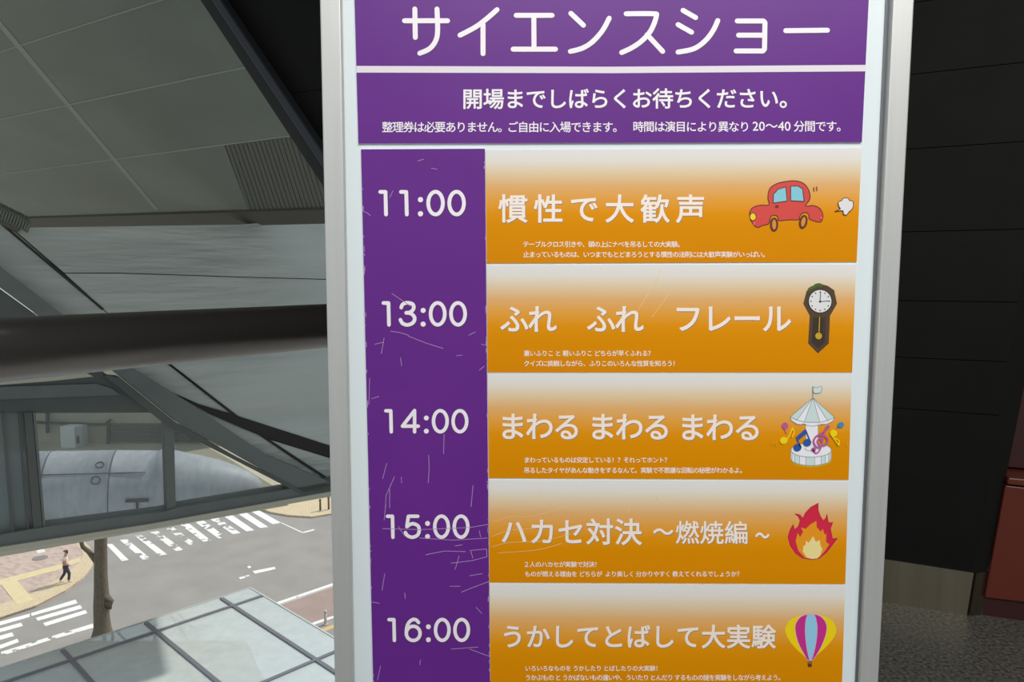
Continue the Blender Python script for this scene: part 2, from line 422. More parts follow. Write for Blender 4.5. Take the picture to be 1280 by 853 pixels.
# --- header board
hb = panel('header_panel', [(441.8, -70), (1088, -70), (1076, 178.3), (448.6, 180)], M_purple, M_edgew, 'purple header panel with a large white title and two lines of notice')
a = Art(TH, [M_seam]); a.fill([(446, 83.3), (763, 84.3), (1081, 82), (1080.5, 90), (763, 92.3), (446.2, 91.6)], 0); a.done('title_rule', hb)
a = Art(TH, [M_white, M_droppurple], 3.556, 400, 0)
X5 = lambda pts: [(x + 340 * 3.556, y) for x, y in pts]
title = [[(377, 96), (568, 96)], [(423, 44), (425, 170)], smooth([(521, 44), (524, 140), (515, 185), (488, 220), (445, 240)], False),
         smooth([(787, 47), (740, 88), (690, 125), (623, 160)], False), [(725, 112), (725, 242)],
         [(872, 72), (1031, 72)], [(950, 72), (951, 222)], [(858, 222), (1046, 222)],
         [(1114, 63), (1170, 116)], smooth(X5([(75, 85), (45, 140), (0, 190), (-45, 218), (-97, 232)]), False),
         smooth(X5([(150, 65), (268, 65), (284, 74), (262, 135), (225, 180), (180, 213), (130, 237)]), False), X5([(243, 158), (312, 232)]),
         X5([(402, 50), (458, 82)]), X5([(380, 113), (440, 147)]), smooth(X5([(556, 95), (535, 140), (500, 185), (450, 220), (380, 235)]), False),
         X5([(642, 97), (758, 97), (765, 104), (763, 222), (756, 230), (637, 230)]), X5([(648, 160), (764, 160)]), X5([(857, 140), (1042, 138)])]
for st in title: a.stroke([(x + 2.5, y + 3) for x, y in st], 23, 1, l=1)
for st in title: a.stroke(st, 22, 0, l=2)
a.done('title_lettering', hb)
a = Art(TH, [M_white, M_droppurple])
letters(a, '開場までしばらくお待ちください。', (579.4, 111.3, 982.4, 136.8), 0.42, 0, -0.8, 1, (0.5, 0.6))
a.done('notice_lettering', hb)
a = Art(TH, [M_white])
for t, b in (('整理券は必要ありません。', (478.2, 152.6, 627.2, 166.2)), ('ご自由に入場できます。', (635.7, 152.6, 770.4, 166.2)), ('時間は演目により異なり', (791.2, 152.2, 934, 165.6)),
             ('20〜40', (939.7, 152.8, 987, 164.2)), ('分間です。', (991, 151.9, 1049.3, 165.3))):
    letters(a, t, b, 0.15, round_=False)
a.done('notice_lettering', hb)

# --- column of times
tp = panel('time_panel', [(451.8, 187.2), (606.2, 186.4), (612.6, 862), (467.2, 862)], M_purple, M_edgew, 'tall purple column of five starting times, scratched')
Z = dict(o=lambda x, y, w: [ell(x + w / 2, 0.5, w / 2 - 0.075, 0.43, 40)])
def digit(ch, x):                                  # strokes in a unit-high cell whose left ink edge is x (glyph width 0.66)
    if ch == '1': return [[(x + 0.07, 0.08), (x + 0.27, 0.08), (x + 0.29, 0.93)]]
    if ch == '3': return [smooth([(x + 0.08, 0.26), (x + 0.14, 0.13), (x + 0.32, 0.07), (x + 0.53, 0.13), (x + 0.56, 0.30), (x + 0.44, 0.43), (x + 0.27, 0.46)], False), smooth([(x + 0.27, 0.46), (x + 0.46, 0.49), (x + 0.60, 0.65), (x + 0.54, 0.84), (x + 0.33, 0.93), (x + 0.13, 0.87), (x + 0.05, 0.73)], False)]
    if ch == '4': return [[(x + 0.55, 0.93), (x + 0.55, 0.07), (x + 0.06, 0.70), (x + 0.70, 0.70)]]
    if ch == '5': return [[(x + 0.55, 0.08), (x + 0.17, 0.08), (x + 0.11, 0.50)], smooth([(x + 0.11, 0.50), (x + 0.32, 0.38), (x + 0.55, 0.46), (x + 0.61, 0.65), (x + 0.53, 0.85), (x + 0.32, 0.93), (x + 0.13, 0.86), (x + 0.05, 0.74)], False)]
    if ch == '6': return [ell(x + 0.33, 0.64, 0.28, 0.29, 32), smooth([(x + 0.55, 0.20), (x + 0.45, 0.09), (x + 0.30, 0.08), (x + 0.14, 0.22), (x + 0.06, 0.45), (x + 0.055, 0.66)], False)]
rows = [('11', (473.4, 237.7, 582.6, 270.9)), ('13', (477.4, 376.3, 584, 408.4)), ('14', (480.6, 510.8, 585.9, 541.7)), ('15', (482.7, 642.3, 587.3, 673.1)), ('16', (484.6, 771.2, 588, 801.8))]
for hh, (x0, y0, x1, y1) in rows:
    h = y1 - y0; wdt = (x1 - x0) / h
    sts = digit(hh[0], 0.0) + digit(hh[1], {'1': 0.78, '3': 0.685, '4': 0.68, '5': 0.745, '6': 0.725}[hh[1]])
    sts += [ell(wdt - 0.35 - 0.79, 0.5, 0.275, 0.425, 40), ell(wdt - 0.35, 0.5, 0.275, 0.425, 40)]
    cells = [[(x0 + u * h, y0 + v * h) for u, v in s] for s in sts]
    a = Art(TH, [M_white, M_droppurple])
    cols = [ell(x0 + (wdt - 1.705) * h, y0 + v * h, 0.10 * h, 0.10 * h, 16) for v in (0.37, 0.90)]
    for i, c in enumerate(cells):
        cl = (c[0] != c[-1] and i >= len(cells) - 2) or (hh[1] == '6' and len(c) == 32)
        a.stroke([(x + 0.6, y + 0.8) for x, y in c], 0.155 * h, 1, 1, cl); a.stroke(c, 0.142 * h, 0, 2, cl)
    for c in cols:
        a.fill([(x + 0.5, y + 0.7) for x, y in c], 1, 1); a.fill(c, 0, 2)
    a.done('time_lettering', tp)

def scr(k, ox, oy, lines): return [[(ox + x / k, oy + y / k) for x, y in l] for l in lines]
S = scr(3.555, 420, 180, [[(250, 665), (335, 722)], [(245, 832), (285, 838), (325, 850)], [(120, 300), (138, 306), (155, 320)], [(365, 78), (390, 70)], [(240, 240), (255, 210)], [(425, 110), (450, 114)], [(590, 850), (620, 835)]])
S += scr(3.877, 420, 420, [[(350, 0), (440, 35), (520, 60)], [(235, 10), (222, 85)], [(315, 105), (320, 145)], [(450, 575), (453, 640), (448, 710)], [(285, 680), (245, 770), (240, 850)], [(318, 682), (320, 710)], [(665, 722), (655, 825)], [(525, 475), (522, 570)], [(165, 205), (162, 330)], [(695, 165), (720, 145)], [(585, 95), (612, 93)], [(190, 40), (230, 30)], [(705, 40), (730, 46)], [(175, 303), (210, 292)], [(248, 615), (228, 690)], [(262, 740), (262, 830)]])
S += scr(3.825, 420, 630, [[(225, 115), (400, 120), (640, 110), (730, 95)], [(300, 105), (330, 150)], [(400, 160), (560, 170), (725, 160)], [(430, 240), (520, 222), (620, 225)], [(550, 280), (650, 268), (720, 250)], [(720, 212), (640, 220)], [(720, 212), (722, 250)], [(590, 245), (570, 310)], [(645, 222), (655, 255)], [(570, 198), (605, 192)], [(235, 330), (222, 410)], [(600, 418), (665, 392), (730, 368)], [(330, 420), (333, 450)], [(670, 490), (698, 520)], [(640, 690), (735, 725)], [(215, 770), (200, 840)], [(685, 125), (692, 155)], [(240, 0), (232, 75)], [(545, 390), (595, 390)], [(405, 740), (402, 765)], [(550, 690), (680, 680)], [(175, 465), (210, 472)], [(640, 340), (700, 330)]])
a = Art(TH, [M_scr])
for l in S: a.stroke(l, 0.7, 0, 3.5, n=4)
random.seed(5)
for k in range(46):                                # chipped print along both edges
    y = random.uniform(200, 850); t = (y - 187) / 675
    x = (453 + 15 * t) if k % 2 else (605.5 + 6.4 * t); a.stroke([(x, y), (x + random.uniform(-.6, .6), y + random.uniform(1, 7))], random.uniform(.5, 1.2), 0, 3.5, n=4)
a.done('scratches', tp)

# --- five programme boards
PQ = [[(607, 187.8), (1076.6, 185), (1070.2, 327.6), (608.4, 329.4)], [(608.6, 331.5), (1069.6, 330.6), (1064.6, 465.6), (609.6, 465.6)], [(609.8, 466.8), (1064.2, 467), (1060.2, 599.8), (611, 597.6)],
      [(611.2, 599.8), (1060, 601.4), (1056, 730), (612, 728)], [(612.2, 729.6), (1056, 731.4), (1051.6, 866), (613.2, 862)]]
PL = ['orange panel for the eleven o clock show with a red car drawing', 'orange panel for the thirteen o clock show with a pendulum clock drawing', 'orange panel for the fourteen o clock show with a carousel drawing',
      'orange panel for the fifteen o clock show with a flame drawing', 'orange panel for the sixteen o clock show with a hot air balloon drawing']
prog = [panel('program_panel', q, M_orange, M_edge, l, 0.0016) for q, l in zip(PQ, PL)]
TO = 0.0016
heads = [[('慣性で大歓声', (622.9, 243.2, 879.8, 279))], [('ふれ', (625.3, 382.9, 695.8, 415)), ('ふれ', (733.6, 382.9, 804.4, 415)), ('フレール', (845.5, 383.2, 988.4, 414.2))],
         [('まわる', (628, 517.2, 722.4, 549.2)), ('まわる', (740.2, 517.6, 834.6, 549.6)), ('まわる', (852.4, 518.2, 948, 550.4))],
         [('ハカセ対決', (627.2, 647.8, 802.2, 681.2)), ('〜', (816, 660.5, 841.5, 668.5)), ('燃焼編', (844.4, 651, 934, 680)), ('〜', (943.6, 665.5, 961.4, 673))],
         [('うかしてとばして大実験', (630, 780.4, 969.6, 810.4))]]
caps = [[('テーブルクロス引きや、頭の上にナベを吊るしての大実験。', (654, 301.6, 849.2, 309.4)), ('止まっているものは、いつまでもとどまろうとする慣性の法則には大歓声実験がいっぱい。', (654, 314.4, 955.4, 322.2))],
        [('重いふりこ と 軽いふりこ どちらが早くふれる？', (654.8, 438, 813.2, 445.4)), ('クイズに挑戦しながら、ふりこのいろんな性質を知ろう！', (655, 450.6, 843, 458.2))],
        [('まわっているものは安定している！？それってホント？', (655.9, 571.2, 833.6, 578.6)), ('吊るしたタイヤがあんな動きをするなんて。実験で不思議な回転の秘密がわかるよ。', (655.3, 584, 927, 591.6))],
        [('２人のハカセが実験で対決！', (655.9, 701.6, 745.4, 709)), ('ものが燃える理由を どちらが  より楽しく 分かりやすく 教えてくれるでしょうか？', (656.3, 713.6, 923.9, 720.9))],
        [('いろいろなものを うかしたり とばしたりの大実験！', (656.8, 831.5, 821.4, 838.6)), ('うかぶもの と うかばないもの違いや、ういたり とんだり するものの謎を実験をしながら考えよう。', (657.2, 842.8, 975, 850.4))]]
for p, hs, cs in zip(prog, heads, caps):
    a = Art(TO, [M_cream, M_dropgrey])
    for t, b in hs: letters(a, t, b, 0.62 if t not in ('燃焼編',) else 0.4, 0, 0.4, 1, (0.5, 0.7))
    a.done('title_lettering', p)
    a = Art(TO, [M_cream])
    for t, b in cs: letters(a, t, b, 0.12, round_=False)
    a.done('caption_lettering', p)

# --- drawings
C_red = mat('red_print', rgb(214, 66, 58), 0.45); C_mar = mat('maroon_print', rgb(92, 30, 18), 0.5); C_sky = mat('sky_blue_print', rgb(132, 200, 216), 0.45)
C_yel = mat('yellow_print', rgb(244, 214, 0), 0.45); C_gry = mat('pale_grey_print', rgb(226, 226, 226), 0.45); C_brn = mat('brown_print', rgb(80, 60, 38), 0.5); C_dbr = mat('dark_brown_print', rgb(56, 40, 28), 0.5)
C_grn = mat('green_print', rgb(70, 98, 34), 0.5); C_gold = mat('gold_print', rgb(214, 178, 30), 0.5); C_blk = mat('dark_print', rgb(66, 50, 60), 0.5); C_pale = mat('pale_blue_print', rgb(206, 224, 222), 0.45)
C_line = mat('teal_grey_print', rgb(118, 142, 140), 0.5); C_blu = mat('blue_print', rgb(38, 84, 160), 0.45); C_pur = mat('mauve_print', rgb(188, 92, 152), 0.45); C_lbl = mat('azure_print', rgb(62, 136, 190), 0.45)
C_wht = mat('white_drawing_print', rgb(240, 238, 244), 0.45); C_crim = mat('crimson_print', rgb(214, 34, 66), 0.45); C_amb = mat('amber_print', rgb(236, 152, 20), 0.45); C_crm = mat('pale_yellow_print', rgb(242, 224, 150), 0.45); C_pnk = mat('pink_print', rgb(250, 96, 110), 0.45)
C_mag = mat('magenta_print', rgb(200, 44, 138), 0.45); C_lav = mat('lilac_print', rgb(222, 170, 220), 0.45); C_aqua = mat('light_blue_print', rgb(150, 204, 232), 0.45); C_org = mat('orange_wheel_print', rgb(216, 138, 40), 0.45)

a = Art(TO, [C_red, C_mar, C_sky, C_yel, C_gry, C_org, C_pnk], 4.923, 840, 180)
body = smooth([(522, 515), (495, 490), (478, 455), (478, 415), (500, 390), (540, 378), (594, 376), (588, 340), (592, 295), (610, 265), (650, 243), (700, 232), (750, 228), (795, 238), (825, 262), (843, 300), (845, 340), (820, 382), (860, 380), (895, 390), (918, 415), (925, 450), (908, 482), (845, 465), (840, 440), (825, 424), (800, 427), (782, 450), (775, 468), (715, 468), (655, 473), (648, 450), (628, 440), (605, 450), (592, 492), (556, 503)], True, 4)
a.fill(body, 0); a.stroke(body, 6, 1, closed=True, n=6); a.layer += 1
for wq in ([(620, 365), (622, 310), (650, 280), (697, 265), (706, 352)], [(727, 350), (727, 262), (770, 260), (800, 278), (810, 355)]):
    a.fill(wq, 2); a.stroke(wq, 5, 1, closed=True, n=6)
a.layer += 1; a.fill(ell(495, 449, 19, 23), 3); a.stroke(ell(495, 449, 19, 23), 4, 1, closed=True, n=6)
for cx, cy, ro in ((625, 497, 0), (804, 480, 12)):
    a.fill(ell(cx, cy, 17, 36, rot=ro), 5); a.stroke(ell(cx, cy, 19, 37, rot=ro), 12, 1, closed=True, n=6)
a.fill(ell(503, 490, 6, 9, 12), 6); a.fill(ell(914, 457, 6, 9, 12), 6); a.stroke(ell(642, 385, 9, 5, 12), 4, 1, closed=True, n=6)
a.stroke([(868, 270), (870, 292)], 5, 1, n=6); a.stroke([(885, 265), (888, 288)], 5, 1, n=6)
puff = smooth([(998, 416), (1030, 402), (1022, 385), (1018, 360), (1038, 350), (1052, 335), (1078, 335), (1088, 350), (1108, 355), (1110, 385), (1100, 405), (1085, 418), (1068, 438), (1050, 432), (1045, 412)], True, 4)
a.fill(puff, 4); a.stroke(puff, 4.5, 1, closed=True, n=6); a.done('car_drawing', prog[0])

a = Art(TO, [C_brn, C_dbr, C_grn, C_gry, C_blk, C_gold], 4.923, 840, 330)
a.fill([(845, 312), (970, 312), (962, 490), (895, 551), (835, 490)], 0); a.fill([(866, 328), (944, 328), (938, 483), (897, 522), (856, 483)], 1)
a.stroke([(935, 335), (930, 430)], 4, 0, n=6); a.fill([(897, 120), (955, 135), (995, 162), (1012, 245), (970, 318), (845, 318), (805, 245), (825, 168), (850, 140)], 0)
a.fill([(828, 172), (836, 148), (860, 138), (880, 122), (905, 118), (932, 130), (918, 140), (890, 140), (866, 152)], 2)
a.fill(ell(908, 230, 76, 76, 32), 1); a.fill(ell(908, 230, 69, 69, 32), 3)
for k in range(12): a.fill(ell(908 + 57 * math.cos(R(30 * k)), 230 + 57 * math.sin(R(30 * k)), 4.5, 4.5, 8), 4, a.layer); a.layer -= 1
a.layer += 1; a.stroke([(907, 232), (911, 172)], 4.5, 4, n=6); a.stroke([(907, 232), (966, 228)], 4.5, 4, n=6); a.fill(ell(907, 232, 7, 7, 12), 4)
a.stroke([(904, 328), (900, 425)], 5, 5, n=6); a.fill(ell(898, 443, 20, 20), 5); a.stroke(ell(898, 443, 11, 11), 2, 0, closed=True, n=4); a.done('pendulum_clock_drawing', prog[1])

a = Art(TO, [C_wht, C_pale, C_line, C_yel, C_blu, C_pur, C_lbl, C_dbr, C_gold], 4.923, 840, 460)
a.fill(ell(853, 562, 128, 48, 32), 8)
side = ell(853, 505, 124, 43, 24, 0, 180, 0); low = [(x, y + 50) for x, y in side]
edge = ell(853, 505, 124, 43, 24, 0, 180, 0)
fr = [(853 + 124 * math.cos(R(t)), 505 + 43 * math.sin(R(t))) for t in range(180, -1, -5)]
a.fill(fr + [(x, y + 52) for x, y in fr][::-1], 0)
for t0, t1 in ((180, 160), (145, 125), (105, 80), (60, 45), (30, 15)):
    seg = [(853 + 124 * math.cos(R(t)), 505 + 43 * math.sin(R(t))) for t in range(t0, t1 - 1, -5)]
    a.fill(seg + [(x, y + 52) for x, y in seg][::-1], 1, a.layer); a.layer -= 1
a.layer += 1
for t in (160, 145, 125, 105, 80, 60, 45, 30, 15):
    x, y = 853 + 124 * math.cos(R(t)), 505 + 43 * math.sin(R(t)); a.stroke([(x, y), (x, y + 52)], 2.5, 2, n=4)
a.stroke([(x, y + 52) for x, y in fr], 3, 2, n=4); a.fill(ell(853, 505, 124, 43, 36), 0); a.stroke(ell(853, 505, 124, 43, 36), 3, 2, closed=True, n=4)
a.layer += 1; a.fill([(820, 340), (895, 340), (893, 470), (858, 478), (822, 472)], 0); a.stroke([(893, 345), (893, 470)], 3, 1, n=4)
a.stroke(smooth([(812, 490), (830, 508), (850, 508)], False), 2.5, 2, n=4)
val = [(725, 300), (730, 322), (748, 334), (766, 345), (790, 348), (808, 342), (830, 354), (865, 358), (900, 352), (915, 345), (945, 346), (964, 338), (985, 326), (995, 303), (905, 334), (810, 332)]
a.fill(val, 0); a.stroke(val[:14], 3, 2, n=4); a.layer += 1
ev = [(725, 300), (765, 320), (810, 332), (905, 334), (952, 323), (995, 303)]
for k, c in enumerate((1, 0, 1, 0, 1)): a.fill([(863, 183), ev[k], ev[k + 1]], c, a.layer); a.layer -= 1
a.layer += 1
for p in ev: a.stroke([(863, 183), p], 3, 2, n=4)
a.stroke(ev, 3, 2, n=4); a.stroke([(863, 186), (863, 115)], 4, 2, n=6); fl_ = smooth([(865, 118), (888, 121), (916, 112), (914, 145), (890, 155), (867, 150)], True, 3); a.fill(fl_, 1); a.stroke(fl_, 3, 2, closed=True, n=4)
a.layer += 1; a.fill(ell(691, 355, 20, 21), 5); a.stroke([(682, 362), (699, 402)], 5, 5, n=6)
a.fill(ell(683, 445, 24, 22, 24, -20), 3); a.stroke([(703, 440), (738, 368), (748, 395), (735, 424)], 8, 3, n=6)
a.fill([(757, 425), (816, 374), (828, 396), (768, 448)], 4, a.layer); a.stroke([(764, 432), (786, 485)], 8, 4, n=6); a.stroke([(818, 382), (846, 452)], 8, 4, n=6); a.fill(ell(767, 488, 25, 23, 24, -20), 4, a.layer); a.fill(ell(827, 458, 25, 23, 24, -20), 4, a.layer)
a.layer += 1
a.stroke(smooth([(918, 450), (905, 430), (890, 450), (905, 475), (938, 472), (953, 440), (925, 412), (885, 418), (866, 448), (880, 482), (905, 488)], False), 11, 5, n=8)
a.stroke(smooth([(880, 418), (935, 385), (962, 360), (948, 358), (935, 385), (925, 430), (908, 495), (885, 522), (868, 512), (862, 500)], False), 8, 5, n=8); a.fill(ell(866, 500, 14, 14), 5)
a.fill(ell(988, 400, 22, 22), 3); a.stroke([(975, 410), (1020, 474), (1022, 446), (1000, 430)], 8, 3, n=6); a.fill(ell(1033, 348, 19, 17, 24, -25), 6); a.stroke([(1016, 358), (1008, 372)], 4, 6, n=6)
for x in (618, 636): a.stroke([(x + 4, 453), (x - 4, 466), (x + 2, 478)], 3, 8, n=4)
a.stroke([(1066, 455), (1071, 466), (1066, 478)], 3, 8, n=4); a.done('carousel_drawing', prog[2])

a = Art(TO, [C_crim, C_amb, C_crm, C_pnk], 4.923, 840, 600)
fl1 = [(860, 491), (800, 481), (760, 455), (725, 405), (710, 350), (722, 310), (743, 272), (752, 305), (775, 285), (785, 250), (775, 225), (752, 207), (785, 213), (802, 235), (820, 200), (850, 168), (897, 142), (897, 185), (910, 222), (928, 250), (945, 232), (950, 210), (960, 262), (987, 260), (973, 300), (985, 360), (1016, 358), (985, 400), (950, 445), (910, 480)]
a.fill(fl1, 0); a.stroke(fl1, 4, 3, 1, closed=True, n=6); a.layer += 1
a.fill([(860, 486), (815, 478), (775, 435), (758, 375), (770, 325), (785, 350), (805, 318), (790, 292), (820, 300), (850, 272), (885, 251), (888, 290), (912, 318), (925, 300), (935, 335), (947, 330), (945, 380), (964, 395), (945, 425), (905, 475)], 1)
a.fill([(860, 485), (825, 475), (802, 440), (805, 405), (818, 400), (822, 372), (838, 385), (865, 345), (882, 380), (905, 368), (910, 400), (922, 425), (910, 460), (890, 482)], 2); a.done('flame_drawing', prog[3])

a = Art(TO, [C_yel, C_mag, C_aqua, C_lav, C_brn], 4.923, 840, 720)
a.fill(smooth([(853, 236), (785, 243), (725, 270), (695, 320), (705, 370), (745, 430), (800, 482), (836, 517), (856, 517), (884, 490), (945, 435), (998, 370), (1007, 320), (980, 270), (920, 243)]), 0)
for q in (smooth([(835, 238), (790, 250), (760, 290), (757, 340), (775, 410), (805, 470), (838, 518), (850, 440), (850, 350), (850, 280)]), smooth([(870, 238), (915, 250), (945, 290), (948, 335), (930, 400), (895, 470), (855, 518), (852, 440), (852, 350), (852, 280)])):
    a.fill(q, 1, a.layer); a.layer -= 1
    a.stroke(q, 3, 3, a.layer + 0.5, closed=True, n=4)
a.layer += 2; q = smooth([(833, 238), (870, 237), (888, 290), (888, 370), (872, 460), (849, 520), (830, 460), (818, 370), (818, 290)])
a.fill(q, 2); a.stroke(q, 3.5, 3, closed=True, n=4)
a.fill([(832, 537), (858, 537), (856, 558), (834, 558)], 4); a.stroke([(834, 522), (834, 540)], 3, 4, n=4); a.stroke([(856, 522), (856, 540)], 3, 4, n=4); a.stroke([(845, 522), (845, 532)], 6, 4, n=4); a.done('balloon_drawing', prog[4])

a = Art(TO, [M_scr2])
for l in scr(5.333, 600, 600, [[(80, 280), (200, 245), (350, 240), (545, 185)], [(80, 375), (200, 335), (370, 322)], [(80, 445), (200, 415), (400, 408), (600, 360)], [(120, 485), (380, 465), (550, 420)], [(405, 50), (388, 125)], [(990, 170), (990, 210)], [(1170, 105), (1188, 135)]]): a.stroke(smooth(l, False, 4), 0.5, 0, 3.5, n=4)
a.done('scratches', prog[3])
a = Art(TO, [M_scr2])
for l in scr(5.333, 600, 330, [[(1205, 35), (1165, 125), (1050, 310)], [(1255, 205), (1145, 355)]]): a.stroke(smooth(l, False, 4), 0.6, 0, 3.5, n=4)
a.done('scratches', prog[1])

# ------------------------------------------------------------------ the steel tube inside the glazing
t0 = at_y(0, 437.5, 2.3)
TD = GD
rr = 40.5 / F * 2.31
end = t0 - TD * 0.02 + TD * ((WB - t0).dot(WN) / TD.dot(WN))
mb = MB(); mb.tube([t0 - TD * 5, end - TD * 0.001], [rr, rr], 48); tag(mb.build('steel_tube', M_tube), 'thick dark brushed steel tube running across the window behind the sign', 'tube')
print('glass at tube start', [round(x, 2) for x in on_plane(0, 437, JB, GN)], 'tube', [round(x, 2) for x in t0], 'end', [round(x, 2) for x in end], 'jamb', JB[:], JT[:])

# red-brown counter beyond the end of the wall
k0 = at_z(1226, 771, 0); k1 = at_z(1290, 780, 0); KD = (k1 - k0).normalized(); KN = V((KD.y, -KD.x, 0))
def kp(px, py): return on_plane(px, py, k0, KN)
def kprism(q, lift, depth, name, m, par, bev=0.006):
    mb = MB(); mb.prism([kp(*p) + KN * lift for p in q], -KN * depth); return mb.build(name, m, par, bevel=bev)
kc = thing('red_counter', 'red-brown leaning counter panel at the right edge beyond the charcoal wall', 'counter', k0)
ktop = line_z(kp(1258, 604), kp(1228, 765), 1.1)
kprism([(1231, 748), (1400, 768), (1400, 622), (1257, 607)], 0.0, 0.3, 'front_panel', M_red, kc)
kprism([(1257.5, 604.5), (1400, 620), (1400, 609), (1259, 596)], 0.02, 0.34, 'ledge', M_red, kc)
kprism([(1259.5, 594), (1400, 607), (1400, 470), (1281, 470)], -0.15, 0.1, 'upper_panel', M_redd, kc)
mb = MB(); q = [kp(1228, 772), kp(1400, 792), kp(1400, 770), kp(1231, 750)]
for p in q[:2]: p.z = 0.0
mb.prism([p - KN * 0.02 for p in q], -KN * 0.25); mb.build('plinth', M_redd, kc)

# ------------------------------------------------------------------ outside: the clad building overhead
GZ = -15.45
fdv = ray(1846, 345); FD = V((fdv.x, fdv.y, 0)).normalized()         # along the bridge, away to the right
FP = at_y(210, 650, 15.0); FN = V((FD.y, -FD.x, 0)).normalized()
if FN.dot(EYE - FP) < 0: FN = -FN
def fp(px, py, back=0.0): return on_plane(px, py, FP - FN * back, FN)

M_soff = mat('green_grey_cladding', rgb(112, 118, 108), 0.5, 0.1, noise_s=0.7, noise_amt=0.10, bump=0.25, bump_s=0.6)
M_soff2 = mat('dark_cladding_band', rgb(70, 66, 58), 0.6)
M_ribbed = mat('ribbed_cladding', rgb(92, 93, 84), 0.6)
M_clad = mat('silver_cladding', rgb(168, 174, 170), 0.42, 0.3, noise_s=0.6, noise_amt=0.10, bump=0.8, bump_s=0.6, bump_d=0.2, stretch=(0.35, 0.35, 2.4))
M_slot = mat('black_slot', rgb(16, 17, 16), 0.9)
M_beam = mat('grey_beam', rgb(88, 94, 92), 0.6, noise_s=3, noise_amt=0.08)
M_beamd = mat('dark_grey_beam', rgb(66, 72, 71), 0.6, noise_s=3, noise_amt=0.08)
M_flange = mat('pale_flange', rgb(170, 165, 150), 0.6)

od = ray(-806, 345); OD = V((od.x, od.y, 0)).normalized()            # seams of the overhang
o1 = at_y(410, 284, 16.0); o2 = at_y(200, 0, 9.5)
ON = OD.cross(o2 - o1).normalized()
def op(px, py, l=0.0): 
    n = ON if ON.dot(EYE - o1) > 0 else -ON
    return on_plane(px, py, o1, ON) + n * l
bl = thing('overhanging_building', 'green-grey metal clad building overhanging above the glazed bridge', 'building', at_y(200, 284, 17) * 1.0)
def soffit(name, pts, m, lift=0.0, th=0.12):
    n = ON if ON.dot(EYE - o1) > 0 else -ON
    mb = MB(); mb.prism([op(x, y, lift) for x, y in pts], -n * th); return mb.build(name, m, bl)
def yl(x0, y0, x1, y1): return lambda x: y0 + (x - x0) * (y1 - y0) / (x1 - x0)
L1, L2, L3, L4, L5 = yl(0, 64.7, 200, 0), yl(0, 149, 305, 84), yl(0, 218, 360, 170), yl(0, 272, 410, 259), yl(0, 288, 410, 277)
XL, XR = -160, 760
soffit('soffit_panel', [(XL, L1(XL) - 170), (XR, L1(XR) - 170), (XR, L1(XR) - 0.6), (XL, L1(XL) - 0.6)], M_soff)
soffit('soffit_panel', [(XL, L1(XL) + 0.6), (XR, L1(XR) + 0.6), (XR, L2(XR) - 0.6), (XL, L2(XL) - 0.6)], M_soff)
soffit('soffit_panel', [(XL, L2(XL) + 0.6), (XR, L2(XR) + 0.6), (XR, L3(XR) - 0.5), (XL, L3(XL) - 0.5)], M_soff)
soffit('soffit_panel', [(XL, L3(XL) + 0.5), (280, L3(280) + 0.5), (310, L4(310)), (XL, L4(XL))], M_soff)
rp = MB(); n_ = ON if ON.dot(EYE - o1) > 0 else -ON
for k in range(80):                                                   # ribbed louvre panel near the window edge
    xa, xb = 282 + k * 5.4, 282 + (k + 1) * 5.4 - 1.6
    sk = lambda x: x + 28
    rp.prism([op(xa, L3(xa) + 1), op(xb, L3(xb) + 1), op(sk(xb), L4(sk(xb))), op(sk(xa), L4(sk(xa)))], -n_ * 0.1, 0)
rp.prism([op(281, L3(281) + 0.8, -0.02), op(XR, L3(XR) + 0.8, -0.02), op(XR, L4(XR), -0.02), op(309, L4(309), -0.02)], -n_ * 0.1, 0)
rp.build('ribbed_panel', M_ribbed, bl)
soffit('edge_band', [(XL, L4(XL) + 0.5), (XR, L4(XR) + 0.5), (XR, L5(XR)), (XL, L5(XL))], M_soff2, 0.05)
mb = MB(); mb.bar(op(-20, 6, 0.003), op(196, 262, 0.003), (op(5, 30) - op(0, 30)) * 0.8, n_ * 0.003); mb.build('diagonal_strip', mat('pale_diagonal', rgb(136, 142, 130), 0.5), bl)  # flat paler strip laid diagonally over the soffit panels
M_seaml = mat('pale_seam', rgb(150, 154, 142), 0.5)
for L in (L1, L2, L3):
    mb = MB(); mb.bar(op(XL, L(XL), 0.0), op(XR, L(XR), 0.0), V((0, 0, 0.009)), n_ * 0.008); mb.build('seam', M_seaml, bl)
mb = MB()                                                             # behind the open joints
mb.prism([op(XL, L1(XL) - 170, -0.13), op(XR, L1(XR) - 170, -0.13), op(XR, L5(XR), -0.13), op(XL, L5(XL), -0.13)], -n_ * 0.05); mb.build('backing', M_slot, bl)

# silver wall below the overhang, in the plane of the bridge
def cp(px, py, back=0.35): return fp(px, py, back)
def clad(name, pts, m, back=0.35, th=0.15):
    mb = MB(); mb.prism([cp(x, y, back) for x, y in pts], -FN * th); return mb.build(name, m, bl)
clad('cladding_panel', [(-60, 230), (12, 284), (128, 387), (205, 448), (209, 452), (225, 500), (165, 478), (40, 370), (-60, 300)], M_clad)
clad('cladding_panel', [(15, 285), (300, 281), (520, 262), (520, 352), (300, 346), (150, 341), (80, 341)], M_clad)
clad('cladding_panel', [(81, 342.2), (150, 342.2), (300, 347), (520, 353), (520, 575), (425, 562), (365, 543), (300, 523), (205, 449), (130, 387)], M_clad, 0.33)
clad('cladding_panel', [(206, 452.5), (299, 524.5), (328, 545), (352, 562), (418, 605), (400, 608), (335, 580), (215, 500)], M_clad, 0.36)
clad('cladding_panel', [(329, 547.5), (415, 574), (441, 585), (421, 605), (368, 570)], M_clad, 0.34)
clad('cladding_panel', [(521, 262), (900, 212), (900, 520), (521, 575)], M_clad)
